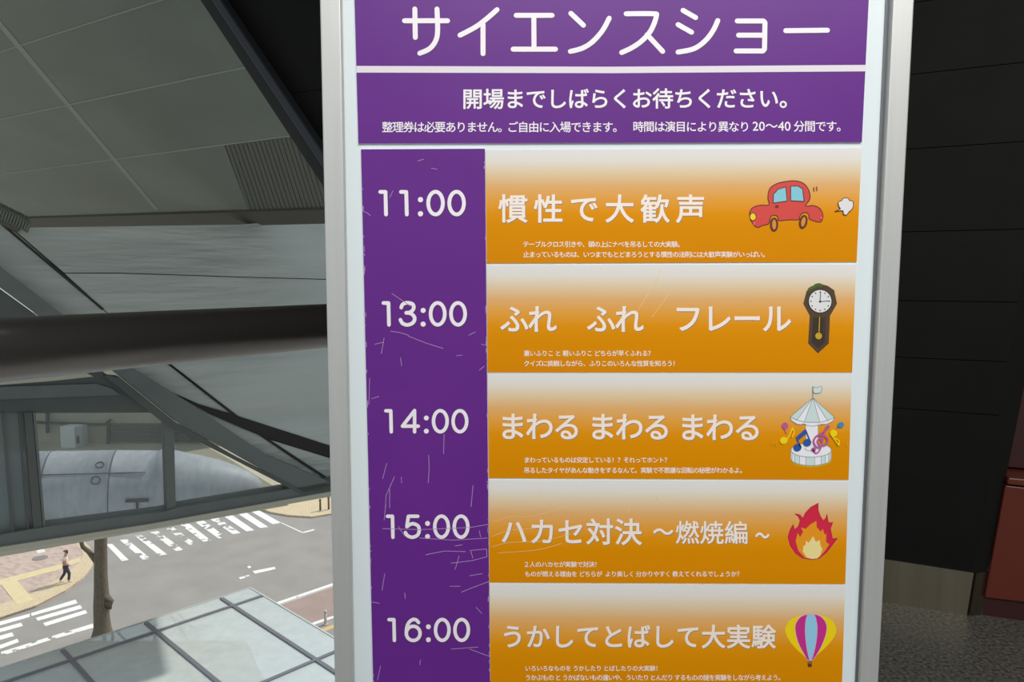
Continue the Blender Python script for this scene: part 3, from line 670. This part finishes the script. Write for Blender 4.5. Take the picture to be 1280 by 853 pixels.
clad('cladding_slot', [(210, 488), (250, 506), (300, 521), (365, 542), (430, 563), (470, 574), (440, 584), (415, 573), (325, 545), (262, 518)], M_slot, 0.30, 0.2)
clad('seam', [(325, 545), (327, 543), (368, 570), (420, 604), (418, 606), (366, 573)], M_slot, 0.31, 0.05)
clad('seam', [(204, 451), (206, 449.5), (300, 522), (297, 524)], M_slot, 0.3, 0.05)
clad('seam', [(0, 280), (2, 278), (130, 386), (128, 388)], M_slot, 0.3, 0.05)
mb = MB(); mb.prism([cp(15, 288, 0.55), cp(300, 284, 0.55), cp(520, 266, 0.55), cp(520, 580, 0.55), cp(425, 603, 0.55), cp(335, 580, 0.55), cp(215, 500, 0.55), cp(-60, 310, 0.55), cp(-60, 245, 0.55)], -FN * 0.2); mb.build('backing', M_slot, bl)

mb = MB(); mb.prism([cp(-40, 236, 0.0), cp(30, 268, 0.0), cp(37, 281, 0.0), cp(22, 290, 0.0), cp(-40, 258, 0.0)], -FN * 0.3); mb.build('duct_body', M_soff2, bl)
mb = MB()                                                             # ribs of the corrugated duct
for k in range(20):
    x = -34 + k * 3.5; y = 240 + k * 1.75
    mb.tube([cp(x, y - 3, -0.02), cp(x + 5, y + 6, -0.08), cp(x + 1, y + 17, -0.02)], [0.022] * 3, 6)
mb.build('duct_ribs', M_soff, bl)

# ------------------------------------------------------------------ the glazed bridge
br = thing('glazed_bridge', 'grey steel framed glazed bridge crossing above the street', 'bridge', fp(210, 655))
def bpart(name, pts, m, lift=0.0, th=0.25, bev=0.0):
    mb = MB(); mb.prism([fp(x, y, -lift) for x, y in pts], -FN * th); return mb.build(name, m, br, bevel=bev)
bpart('diagonal_beam', [(-70, 290), (0, 332), (74, 390), (165, 459), (215, 490), (335, 570), (420, 607), (420, 616), (380, 617), (285, 571), (210, 534), (127, 467), (40, 392), (-70, 320)][:0] or [(-60, 288), (0, 333), (74, 390), (165, 459.5), (215, 490), (335, 570), (419, 606), (419, 617), (380, 617), (300, 572), (222, 528), (150, 470), (40, 388), (-60, 315)], M_beam, 0.10, 0.4)
bpart('beam_edge', [(150, 472), (222, 530), (300, 574), (384, 617), (374, 617), (285, 571), (210, 533), (130, 470)], M_beamd, 0.12, 0.42)
bpart('upper_panel', [(-60, 318), (40, 390), (130, 466), (192, 516), (-60, 517)], M_beamd, 0.0, 0.2)
bpart('light_strip', [(-60, 486), (60, 477), (117, 471), (105, 465), (-60, 468)], M_flange, 0.03, 0.2)
bpart('transom', [(-60, 486), (120, 480), (140, 486), (150, 494), (-60, 502)], M_beam, 0.04, 0.1)
bpart('bottom_beam', [(-60, 679.5), (0, 669), (45, 661), (205, 640), (222, 635), (345, 614.5), (420, 601), (520, 584), (900, 515.5), (900, 524), (520, 596), (420, 613.5), (185, 655.5), (0, 684), (-60, 694)], M_beam, 0.10, 0.5)
bpart('bottom_flange', [(-60, 694.5), (0, 684.5), (185, 656), (420, 614), (520, 596.5), (900, 524.5), (900, 529), (520, 603), (420, 620), (185, 661.5), (0, 690.5), (-60, 701)], M_flange, 0.16, 0.5)
bpart('mullion', [(205.5, 528), (217.5, 537), (219.8, 634), (209.5, 640)], M_beam, 0.05, 0.3)
bpart('mullion', [(30, 516), (40, 516), (53, 660), (42, 662)], M_beamd, 0.06, 0.3)
bpart('mullion', [(41, 516), (44.5, 516), (57, 659.5), (54, 660)], M_beam, 0.05, 0.3)
bpart('mullion', [(2, 516), (5, 516), (18, 665), (14.5, 666)], M_beamd, 0.05, 0.2)
bpart('mullion', [(23, 516), (25, 516), (36, 663), (34, 663)], M_beamd, 0.05, 0.2)
M_win = glass_mat('bridge_glass', (0.80, 0.81, 0.80, 1), gloss=0.01, film=(0.40, 0.42, 0.42, 1), film_amt=0.12)
M_win2 = glass_mat('hazy_bridge_glass', (0.40, 0.44, 0.44, 1), gloss=0.01, film=(0.30, 0.34, 0.34, 1), film_amt=0.45)
bpart('window_pane', [(44, 516), (192, 516), (206, 529), (210, 640), (56, 660)], M_win, -0.08, 0.02)
bpart('window_pane', [(218, 537), (285, 573), (352, 614), (220, 634)], M_win, -0.08, 0.02)
bpart('window_pane', [(-60, 516), (31, 516), (43, 662), (-60, 679)], M_win2, -0.08, 0.02)

# deck behind the bridge: floor, back wall, low slatted bench wall
DZ = -5.45
d0 = at_z(-60, 688, DZ); d1 = at_z(360, 617, DZ); bd = V((0, 1, 0))
dd = (d1 - d0).normalized(); dn = V((-dd.y, dd.x, 0))
if dn.y < 0: dn = -dn
M_deck = mat('tan_deck', rgb(184, 178, 158), 0.8, noise_s=1.2, noise_amt=0.08)
yb = 30.7
e0, e1 = V((at_y(-110, 540, yb).x, yb, DZ)), V((at_y(300, 540, yb).x, yb, DZ))
mb = MB(); mb.prism([d0, d1, e1, e0], (0, 0, -0.4)); dk = structure(mb.build('floor_terrace', M_deck))
M_bw = mat('dim_back_wall', rgb(190, 184, 166), 0.8, noise_s=0.8, noise_amt=0.1)
def bw(px, py, l=0.0): return at_y(px, py, yb - 0.01 - l)
mb = MB(); mb.prism([e0 + V((0, 0, 0.0)), e1, e1 + V((0, 0, 5.5)), e0 + V((0, 0, 5.5))], (0, 0.2, 0)); mb.build('back_wall', M_bw, dk)
mb = MB()
for k in range(9):
    y = 530 + k * 2.6; mb.prism([bw(137, y, .1), bw(260, y + 0.6, .1), bw(260, y + 2.0, .1), bw(137, y + 1.4, .1)], (0, 0.09, 0))
mb.build('slatted_vent', mat('grey_slats', rgb(104, 104, 98), 0.6), dk)
mb = MB(); mb.prism([bw(40, 527, .2), bw(130, 530, .2), bw(137, 524, .2), bw(137, 527, .2), bw(130, 533, .2), bw(40, 530, .2)], (0, 0.1, 0)); mb.prism([bw(133, 527, .2), bw(136, 527, .2), bw(136, 556, .2), bw(133, 556, .2)], (0, 0.1, 0)); mb.prism([bw(57, 516, .2), bw(60, 516, .2), bw(60, 542, .2), bw(57, 542, .2)], (0, 0.1, 0))
mb.build('railing', M_beamd, dk)

# outdoor unit on the deck
u0 = at_z(76, 560, DZ); us = u0.y / F * 1.01
uc = thing('equipment_cabinet', 'pale grey equipment cabinet on the deck behind the bridge windows', 'cabinet', u0)
mb = MB(); mb.prism([u0, u0 + V((20 * us, -0.1, 0)), u0 + V((20 * us, -0.1, 27 * us)), u0 + V((0, 0, 27 * us))], (0.1, 0.55, 0)); mb.build('body', mat('pale_grey_cabinet', rgb(232, 236, 238), 0.5), uc, bevel=0.02)
mb = MB(); mb.prism([u0 + V((20.4 * us, -0.1, 0)), u0 + V((26 * us, 0.1, 0)), u0 + V((26 * us, 0.1, 27 * us)), u0 + V((20.4 * us, -0.1, 27 * us))], (0, 0.4, 0)); mb.build('side_panel', mat('mid_grey_cabinet', rgb(190, 196, 198), 0.5), uc, bevel=0.02)
mb = MB(); mb.prism([u0 + V((22 * us, -0.06, 6 * us)), u0 + V((24 * us, 0.0, 6 * us)), u0 + V((24 * us, 0.0, 15 * us)), u0 + V((22 * us, -0.06, 15 * us))], (0, -0.03, 0)); mb.build('grille', M_beamd, uc)

# rocket body lying on the deck
fa, fb = at_y(-70, 618, 20.0), at_y(327, 606, 22.6)
ax = (fb - fa); Lf = ax.length; rad = 51 / F * 20.6
prof = [(0.0, 1.0), (0.30, 1.0), (0.302, 1.012), (0.306, 1.0), (0.50, 1.0), (0.502, 1.012), (0.506, 1.0), (0.62, 0.98), (0.648, 0.965), (0.652, 1.01), (0.70, 0.98), (0.735, 0.90), (0.78, 0.84), (0.85, 0.70), (0.91, 0.52), (0.955, 0.36), (0.985, 0.2), (1.0, 0.03)]
M_rock = mat('pale_blue_metal_skin', rgb(200, 207, 218), 0.6, 0.1, noise_s=2.5, noise_amt=0.12, stretch=(3, 1, 1))
rk = thing('rocket', 'pale metal rocket body with a tapered nose lying behind the bridge windows', 'rocket', V((fa.x + ax.x * .4, fa.y + ax.y * .4, DZ)))
mb = MB(); mb.tube([fa + ax * t for t, r in prof], [rad * r for t, r in prof], 40); mb.build('fuselage', M_rock, rk)
up = V((0, 0, 1)); sd = ax.cross(up).normalized(); 
if sd.y > 0: sd = -sd
an = ax.normalized(); un = sd.cross(an); un = un if un.z > 0 else -un
def skin(t, ang, l=0.004): return fa + ax * t + (sd * math.cos(R(ang)) + un * math.sin(R(ang))) * (rad + l)
M_mark = mat('grey_marking', rgb(108, 112, 120), 0.6)
for t, ang, r in ((0.47, 28, 0.11), (0.475, 52, 0.10)):
    mb = MB(); c = skin(t, ang); tz = -sd * math.sin(R(ang)) + un * math.cos(R(ang))
    pts = [c + an * r * math.cos(2 * math.pi * j / 20) + tz * r * math.sin(2 * math.pi * j / 20) for j in range(21)]; mb.tube(pts, [0.022] * 21, 6); mb.build('port_ring', M_mark, rk)
for t0_, t1_, a0_ in ((0.28, 0.62, 38), ):
    mb = MB(); mb.tube([skin(t0_ + (t1_ - t0_) * k / 10, a0_) for k in range(11)], [0.016] * 11, 6); mb.build('seam_line', M_mark, rk)
mb = MB(); mb.tube([skin(0.565, -2, 0.03), skin(0.635, -2, 0.03)], [0.05, 0.05], 8); mb.tube([skin(0.60, -4, 0.03), skin(0.60, -22, 0.03)], [0.03, 0.03], 8); mb.build('bracket', M_beamd, rk)
for t in (0.31, 0.51, 0.70):
    mb = MB(); pts = [fa + ax * t + (sd * math.cos(R(q)) + un * math.sin(R(q))) * (rad * (1.02 if t < .7 else 1.05)) for q in range(-40, 140, 12)]; mb.tube(pts, [0.014] * len(pts), 6); mb.build('joint_ring', M_mark, rk)
for t in (0.2, 0.45, 0.66):
    c = fa + ax * t; mb = MB(); b0 = c - un * rad * 0.8
    mb.prism([V((b0.x, b0.y, DZ)) - an * .15 - sd * .6, V((b0.x, b0.y, DZ)) + an * .15 - sd * .6, V((b0.x, b0.y, DZ)) + an * .15 + sd * .6, V((b0.x, b0.y, DZ)) - an * .15 + sd * .6], (0, 0, max(0.15, b0.z - DZ))); mb.build('cradle', M_beamd, rk)

# ------------------------------------------------------------------ the street
def gp(px, py, l=0.0): return at_z(px, py, GZ + l)
M_road = mat('asphalt', rgb(158, 153, 149), 0.85, noise_s=0.6, noise_amt=0.08)
mb = MB(); mb.prism([(-120, 5, GZ), (60, 5, GZ), (60, 160, GZ), (-120, 160, GZ)], (0, 0, -0.3)); structure(mb.build('road', M_road))

def brick_mat(name, c1, c2, mortar, sc, rot):
    m = bpy.data.materials.new(name); m.use_nodes = True; t = m.node_tree; p = t.nodes['Principled BSDF']; p.inputs['Roughness'].default_value = 0.8
    c = t.nodes.new('ShaderNodeTexCoord'); mp = t.nodes.new('ShaderNodeMapping'); mp.inputs['Rotation'].default_value = (0, 0, rot); b = t.nodes.new('ShaderNodeTexBrick')
    b.inputs['Color1'].default_value = c1; b.inputs['Color2'].default_value = c2; b.inputs['Mortar'].default_value = mortar; b.inputs['Scale'].default_value = sc; b.inputs['Mortar Size'].default_value = 0.03; b.inputs['Bias'].default_value = -0.2
    t.links.new(c.outputs['Object'], mp.inputs[0]); t.links.new(mp.outputs[0], b.inputs[0]); t.links.new(b.outputs[0], p.inputs['Base Color']); return m
M_pave = brick_mat('pink_brick_paving', rgb(208, 182, 172), rgb(176, 152, 148), rgb(196, 178, 160), 1.1, 0.5)
M_tan = brick_mat('tan_paving', rgb(224, 204, 170), rgb(214, 194, 160), rgb(200, 180, 150), 1.6, 0.5)
M_yel = mat('yellow_tactile_paving', rgb(224, 206, 164), 0.8, noise_s=3, noise_amt=0.06)
curb = [(-60, 783), (0, 772), (45, 757), (82, 738), (104, 722), (115, 708), (118, 696), (112, 684), (100, 671), (80, 650), (40, 610), (-60, 590)]
mb = MB(); mb.prism([gp(x, y, 0.12) for x, y in curb], (0, 0, -0.2)); sw = structure(mb.build('sidewalk', M_pave))
def inset(pts, tx, ty, k): return [(x + (tx - x) * k, y + (ty - y) * k) for x, y in pts]
edge_ = curb[0:9]; inner = [(-60, 766), (0, 756), (40, 742), (72, 724), (92, 710), (102, 700), (104, 692), (98, 683), (88, 672)]
mb = MB(); mb.prism([gp(x, y, 0.135) for x, y in edge_ + inner[::-1]], (0, 0, -0.03)); mb.build('edge_paving', M_tan, sw)
mb = MB(); mb.prism([gp(x, y, 0.14) for x, y in [(-60, 732), (0, 725), (70, 707), (100, 697), (101, 702), (72, 713), (0, 732), (-60, 740)]], (0, 0, -0.03)); mb.prism([gp(x, y, 0.141) for x, y in [(-2, 727), (20, 724), (42, 750), (22, 757)]], (0, 0, -0.03)); mb.build('tactile_paving', M_yel, sw)
mc = gp(50, 698, 0.121); mb = MB(); mb.tube([mc, mc + V((0, 0, 0.02))], [0.42, 0.42], 24); mb.build('manhole_cover', mat('iron_cover', rgb(140, 132, 130), 0.6), sw)
mb = MB(); mb.prism([gp(x, y, 0.125) for x, y in [(45, 688), (54, 686), (57, 690), (47, 692)]], (0, 0, -0.02)); mb.build('paving_mark', mat('white_paving_mark', rgb(236, 228, 224), 0.8), sw)
# far corner pavement
mb = MB(); mb.prism([gp(x, y, 0.12) for x, y in [(326, 636), (338, 640), (360, 644), (390, 646), (421, 641), (520, 634), (520, 560), (326, 600)]], (0, 0, -0.2)); structure(mb.build('sidewalk', M_tan))
def bollard(px, py, hpx, m, label):
    b = gp(px, py, 0.0); h = hpx / F * b.y * 1.06
    t = thing('bollard', label, 'bollard', b); mb = MB(); mb.tube([b, b + V((0, 0, h))], [0.07, 0.07], 10); mb.build('post', m, t)
    mb = MB(); mb.tube([b + V((0, 0, h)), b + V((0, 0, h + 0.08)), b + V((0, 0, h + 0.13))], [0.085, 0.085, 0.04], 10); mb.build('cap', m, t)
    mb = MB(); mb.tube([b, b + V((0, 0, 0.04))], [0.13, 0.13], 10); mb.build('base', m, t)
bollard(400.5, 640.5, 14, mat('dark_post', rgb(96, 80, 72), 0.6), 'dark bollard on the far corner pavement, left one of the pair')
bollard(411, 639, 16, mat('rusty_post', rgb(122, 84, 66), 0.6), 'reddish bollard on the far corner pavement, right one of the pair')
bollard(407, 781, 15, mat('white_post', rgb(214, 206, 204), 0.6), 'pale bollard beside the red lane by the glass canopy')

def paint_mat(name, col, wear):
    m = bpy.data.materials.new(name); m.use_nodes = True; t = m.node_tree; p = t.nodes['Principled BSDF']; p.inputs['Base Color'].default_value = col; p.inputs['Roughness'].default_value = 0.8
    c = t.nodes.new('ShaderNodeTexCoord'); n = t.nodes.new('ShaderNodeTexNoise'); n.inputs['Scale'].default_value = 1.9; n.inputs['Detail'].default_value = 5
    r = t.nodes.new('ShaderNodeValToRGB'); r.color_ramp.elements[0].position = wear; r.color_ramp.elements[1].position = wear + 0.03
    t.links.new(c.outputs['Object'], n.inputs['Vector']); t.links.new(n.outputs[0], r.inputs[0]); t.links.new(r.outputs[0], p.inputs['Alpha']); return m
P1, P2, P3 = paint_mat('white_road_paint', rgb(248, 247, 245), 0.30), paint_mat('worn_road_paint', rgb(244, 242, 240), 0.405), paint_mat('faded_road_paint', rgb(238, 236, 232), 0.50)
zk = lambda q: [(x / 2.909, 560 + y / 2.909) for x, y in q]
st = [([(385, 350), (408, 350), (468, 408), (443, 412)], 0), ([(435, 335), (462, 333), (548, 403), (520, 407)], 1), ([(490, 320), (516, 318), (608, 388), (580, 392)], 1), ([(545, 307), (575, 303), (668, 372), (640, 376)], 2), ([(600, 292), (630, 289), (715, 350), (688, 353)], 2),
      ([(655, 279), (688, 276), (768, 338), (740, 342)], 1), ([(705, 267), (738, 263), (822, 325), (795, 330)], 1), ([(757, 255), (787, 251), (875, 310), (846, 314)], 1), ([(806, 244), (838, 241), (925, 300), (896, 304)], 0), ([(856, 234), (888, 231), (975, 288), (946, 292)], 0), ([(903, 226), (933, 223), (1022, 273), (992, 278)], 0)]
def marking(quads, label, name='crosswalk_marking'):
    mb = MB()
    for k, (q, mi) in enumerate(quads): mb.prism([gp(x, y, 0.012) for x, y in q], (0, 0, -0.011), mi)
    o = mb.build(name, [P1, P2, P3, mat('red_lane_paint', rgb(172, 150, 143), 0.85, noise_s=1, noise_amt=.08), mat('orange_road_paint', rgb(226, 190, 128), .8), mat('pale_concrete', rgb(196, 190, 184), .8)]); structure(o); return o
marking([(zk(q), m) for q, m in st], '')
z6 = lambda q: [(x / 4.005, 640 + y / 4.005) for x, y in q]
marking([(z6(q), m) for q, m in [([(-300, 632), (-300, 655), (148, 527), (150, 510)], 0), ([(155, 508), (158, 522), (388, 458), (378, 440)], 0), ([(-200, 640), (-200, 660), (115, 572), (105, 556)], 0), ([(178, 532), (190, 546), (412, 484), (402, 467)], 0), ([(-200, 678), (-200, 700), (70, 622), (60, 604)], 0), ([(215, 558), (228, 573), (437, 508), (428, 492)], 0), ([(-200, 740), (-200, 760), (95, 652), (87, 636)], 0), ([(4, 702), (8, 722), (230, 650), (470, 580), (465, 560), (230, 632)], 1)]], '')
z7 = lambda q: [(200 + x / 3.37, 600 + y / 3.37) for x, y in q]
marking([(z7(q), m) for q, m in [([(390, 385), (400, 396), (487, 376), (483, 367)], 0), ([(366, 366), (374, 373), (385, 370), (378, 362)], 0), ([(332, 412), (338, 419), (360, 412), (356, 406)], 0), ([(360, 404), (362, 409), (378, 405), (376, 401)], 1),
      ([(486, 518), (494, 526), (745, 440), (745, 430)], 0), ([(494, 527), (500, 532), (745, 446), (745, 441)], 5), ([(500, 533), (612, 612), (745, 568), (900, 520), (900, 392), (745, 446)], 3), ([(612, 613), (622, 620), (745, 578), (900, 528), (900, 516), (745, 566)], 0), ([(570, 668), (586, 680), (745, 620), (900, 570), (900, 556), (745, 605)], 4),
      ([(505, 180), (512, 180), (604, 222), (598, 224)], 1), ([(598, 221), (603, 225), (652, 213), (648, 208)], 1)]], '', 'lane_marking')

# pedestrian
def person(base, h, yaw):
    t = thing('person', 'person in white top and dark trousers walking on the brick pavement by the crossing', 'person', base)
    k = h / 1.7; cy, sy = math.cos(yaw), math.sin(yaw)
    def W(p): return V(((p[0] * cy - p[1] * sy) * k, (p[0] * sy + p[1] * cy) * k, p[2] * k))
    def skin_obj(name, verts, edges, radii, m, parent, root=0, lv=2):
        me = bpy.data.meshes.new(name); me.from_pydata([W(v) for v in verts], edges, []); me.materials.append(m)
        o = bpy.data.objects.new(name, me); COL.objects.link(o); o.parent = parent
        md = o.modifiers.new('skin', 'SKIN'); sv = me.skin_vertices[0].data
        for i, r in enumerate(radii): sv[i].radius = (r[0] * k, r[1] * k) if isinstance(r, tuple) else (r * k, r * k)
        sv[root].use_root = True
        sb = o.modifiers.new('subsurf', 'SUBSURF'); sb.levels = lv; sb.render_levels = lv
        return o
    sk = mat('skin', rgb(222, 168, 142), 0.6)
    J = [(0, 0, .95), (0, 0, 1.12), (0, .01, 1.32), (0, .01, 1.44), (0, .03, 1.52), (0, .04, 1.60), (0, .035, 1.68),       # 0-6 spine to crown
         (.17, .0, 1.41), (.24, .03, 1.15), (.21, .20, .98), (.20, .25, .92),                                             # 7-10 right arm, bent forward
         (-.17, .0, 1.41), (-.23, -.08, 1.15), (-.22, -.05, .90), (-.22, -.03, .82),                                      # 11-14 left arm
         (.09, 0, .90), (.10, .16, .50), (.10, .10, .09), (.10, .24, .03), (-.09, 0, .90), (-.10, -.06, .49), (-.10, -.30, .12), (-.10, -.19, .03)]
    E = [(0, 1), (1, 2), (2, 3), (3, 4), (4, 5), (5, 6), (3, 7), (7, 8), (8, 9), (9, 10), (3, 11), (11, 12), (12, 13), (13, 14), (0, 15), (15, 16), (16, 17), (17, 18), (0, 19), (19, 20), (20, 21), (21, 22)]
    Rr = [.12, .11, .13, .09, .05, (.075, .09), .06, .06, .045, .034, .03, .06, .045, .034, .03, .085, .06, .042, .035, .085, .06, .042, .035]
    body = skin_obj('body', J, E, Rr, sk, t)
    skin_obj('shirt', [(0, 0, .93), (0, 0, 1.12), (0, .01, 1.32), (0, .01, 1.43), (.17, 0, 1.41), (.22, .015, 1.26), (-.17, 0, 1.41), (-.215, -.05, 1.26)], [(0, 1), (1, 2), (2, 3), (3, 4), (4, 5), (3, 6), (6, 7)], [.145, .14, .155, .10, .08, .07, .08, .07], mat('white_cloth', rgb(240, 236, 232), .8), t)
    skin_obj('trousers', [(0, 0, .97), (.09, 0, .90), (.10, .16, .50), (.10, .11, .13), (-.09, 0, .90), (-.10, -.06, .49), (-.10, -.29, .15)], [(0, 1), (1, 2), (2, 3), (0, 4), (4, 5), (5, 6)], [.135, .11, .085, .07, .11, .085, .07], mat('navy_cloth', rgb(52, 52, 78), .8), t)
    for x, y, z in ((.10, .17, .04), (-.10, -.24, .055)):
        skin_obj('shoe', [(x, y - .09, z), (x, y + .09, z - .01), (x, y + .16, z - .015)], [(0, 1), (1, 2)], [.05, .045, .03], mat('white_shoe', rgb(230, 226, 222), .7), t)
    skin_obj('cap', [(0, .03, 1.64), (0, .03, 1.71), (0, .15, 1.655)], [(0, 1), (0, 2)], [.105, .07, .04], mat('dark_cap', rgb(58, 42, 40), .8), t)
    skin_obj('shoulder_bag', [(.20, -.06, 1.28), (.22, -.07, 1.05)], [(0, 1)], [.07, .09], mat('tan_bag', rgb(200, 150, 120), .8), t)
    return t
pb = gp(83, 728.5, 0.12); person(pb, 1.75, R(-60))

# street tree
TB = gp(129, 800); TY = TB.y
def ty(px, py): return at_y(px, py, TY)
tr = thing('street_tree', 'bare street tree with a knotted trunk standing behind the glass canopy', 'tree', TB)
M_bark = mat('brown_bark', rgb(112, 102, 88), 0.9, noise_s=6, noise_amt=0.25, bump=0.6, bump_s=12, stretch=(3, 3, 0.8))
pw = TY / F
tp_ = [(128, 803, 17), (128, 795, 13), (128, 784, 10.2), (127, 770, 9.4), (127, 755, 9.6), (127, 747, 9.2), (126.5, 735, 8.4), (126, 715, 7.8), (126, 695, 7.6), (126, 672, 7.3), (127, 640, 6.8), (128, 600, 6.0)]
mb = MB(); mb.tube([ty(x, y) for x, y, r in tp_], [r * pw for x, y, r in tp_], 18)
mb.build('trunk', M_bark, tr)
mb = MB(); c = ty(137, 751); c.y -= 0.1; mb.tube([c + V((-.2, 0, -.35)), c + V((-.02, 0, -.28)), c + V((.03, 0, 0)), c + V((-.02, 0, .2)), c + V((-.2, 0, .3))], [.04, .17, .22, .15, .03], 12); mb.build('knot', M_bark, tr)
random.seed(11)
bm_ = MB()
def branch(p, d, ln, r, depth):
    pts = [p]; q = p; e = d.normalized()
    for k in range(4):
        e = (e + V((random.uniform(-.22, .22), random.uniform(-.22, .22), random.uniform(-.05, .16)))).normalized(); q = q + e * ln / 4
        if q.z > -6.5: q.y = max(q.y, 31.3)
        pts.append(q)
    bm_.tube(pts, [r, r * .85, r * .72, r * .6, r * .45], 6 if depth > 1 else 4, cap=False)
    if depth > 0:
        for k in range(3 if depth < 3 else 3):
            s = random.choice(pts[1:]) if k else pts[-1]
            branch(s, e + V((random.uniform(-.8, .8), random.uniform(-.8, .8), random.uniform(-.1, .6))), ln * random.uniform(.55, .75), r * .5, depth - 1)
topT = ty(128, 600)
lb = [ty(121, 702), ty(111, 690), ty(103.5, 684), ty(101, 676), ty(99, 650)]
bm_.tube(lb, [4.2 * pw, 3.2 * pw, 2.8 * pw, 2.6 * pw, 2 * pw], 10); branch(lb[-1], V((-.4, -.2, 1)), 2.6, .09, 3)
for k in range(5): branch(topT - V((0, 0, random.uniform(0, 1.0))), V((math.cos(k * 1.26), math.sin(k * 1.26), .9)), 3.0, .13, 4)
bm_.build('branches', M_bark, tr, merge=False)

# ------------------------------------------------------------------ glass canopy over the entrance below
CZ = -10.0
pc = at_z(312.5, 735, CZ)
e1 = (at_z(0, 836, CZ) - pc); e1.normalize(); e2 = at_z(420, 810, CZ) - pc; e2.normalize()
e2 = (e2 - e1 * e1.dot(e2)).normalized()
def st_(px, py): d = at_z(px, py, CZ) - pc; return d.dot(e1), d.dot(e2)
def cpt(s, t, z=0.0): return pc + e1 * s + e2 * t + V((0, 0, z))
sb = [st_(282, 752)[0], st_(188, 784)[0], st_(83, 819)[0]]
sp_ = (sb[2] - sb[0]) / 2; sb = sb + [sb[2] + sp_, sb[2] + 2 * sp_]
tb = [st_(323, 747.5)[1], st_(400, 824)[1]]; tb = tb + [tb[1] + (tb[1] - tb[0])]
cnp = thing('glass_canopy', 'flat glass canopy with grey metal bars above the pavement below', 'canopy', V((pc.x, pc.y, GZ)))
M_cg = glass_mat('canopy_glass', (0.70, 0.80, 0.80, 1), gloss=0.2, film=(0.86, 0.93, 0.95, 1), film_amt=0.72, dirt=0.25)
M_bar = mat('grey_canopy_bar', rgb(128, 130, 140), 0.5, 0.3)
Ss = [0.0] + sb; Ts = [0.0] + tb
for i in range(len(Ss) - 1):
    for j in range(len(Ts) - 1):
        mb = MB(); g = 0.03
        mb.prism([cpt(Ss[i] + g * (i > 0), Ts[j] + g * (j > 0)), cpt(Ss[i + 1] - g, Ts[j] + g * (j > 0)), cpt(Ss[i + 1] - g, Ts[j + 1] - g), cpt(Ss[i] + g * (i > 0), Ts[j + 1] - g)], (0, 0, -0.03)); mb.build('glass_pane', M_cg, cnp)
for s in sb:
    mb = MB(); mb.bar(cpt(s, 0.15, -.08), cpt(s, Ts[-1], -.08), e1 * 0.07, V((0, 0, .12))); mb.build('cross_bar', M_bar, cnp, bevel=.01)
for t in tb:
    mb = MB(); mb.bar(cpt(0.05, t, -.1), cpt(Ss[-1], t, -.1), e2 * 0.06, V((0, 0, .15))); mb.build('long_bar', M_bar, cnp, bevel=.01)
mb = MB(); mb.bar(cpt(0, 0.0, -.06), cpt(Ss[-1], 0, -.06), e2 * 0.025, V((0, 0, .08))); mb.build('edge_strip', mat('pale_edge', rgb(206, 212, 212), .4), cnp)
mb = MB(); mb.bar(cpt(0.0, 0.03, -.06), cpt(0, Ts[-1], -.06), e1 * 0.03, V((0, 0, .08))); mb.build('edge_strip', mat('pale_edge_side', rgb(206, 212, 212), .4), cnp)
for s, t in ((Ss[2], Ts[1]), (Ss[2], Ts[2]), (Ss[4], Ts[1]), (Ss[4], Ts[2])):
    p = cpt(s, t, -.1); mb = MB(); mb.tube([V((p.x, p.y, GZ)), p], [.09, .09], 12); mb.build('post', M_bar, cnp)
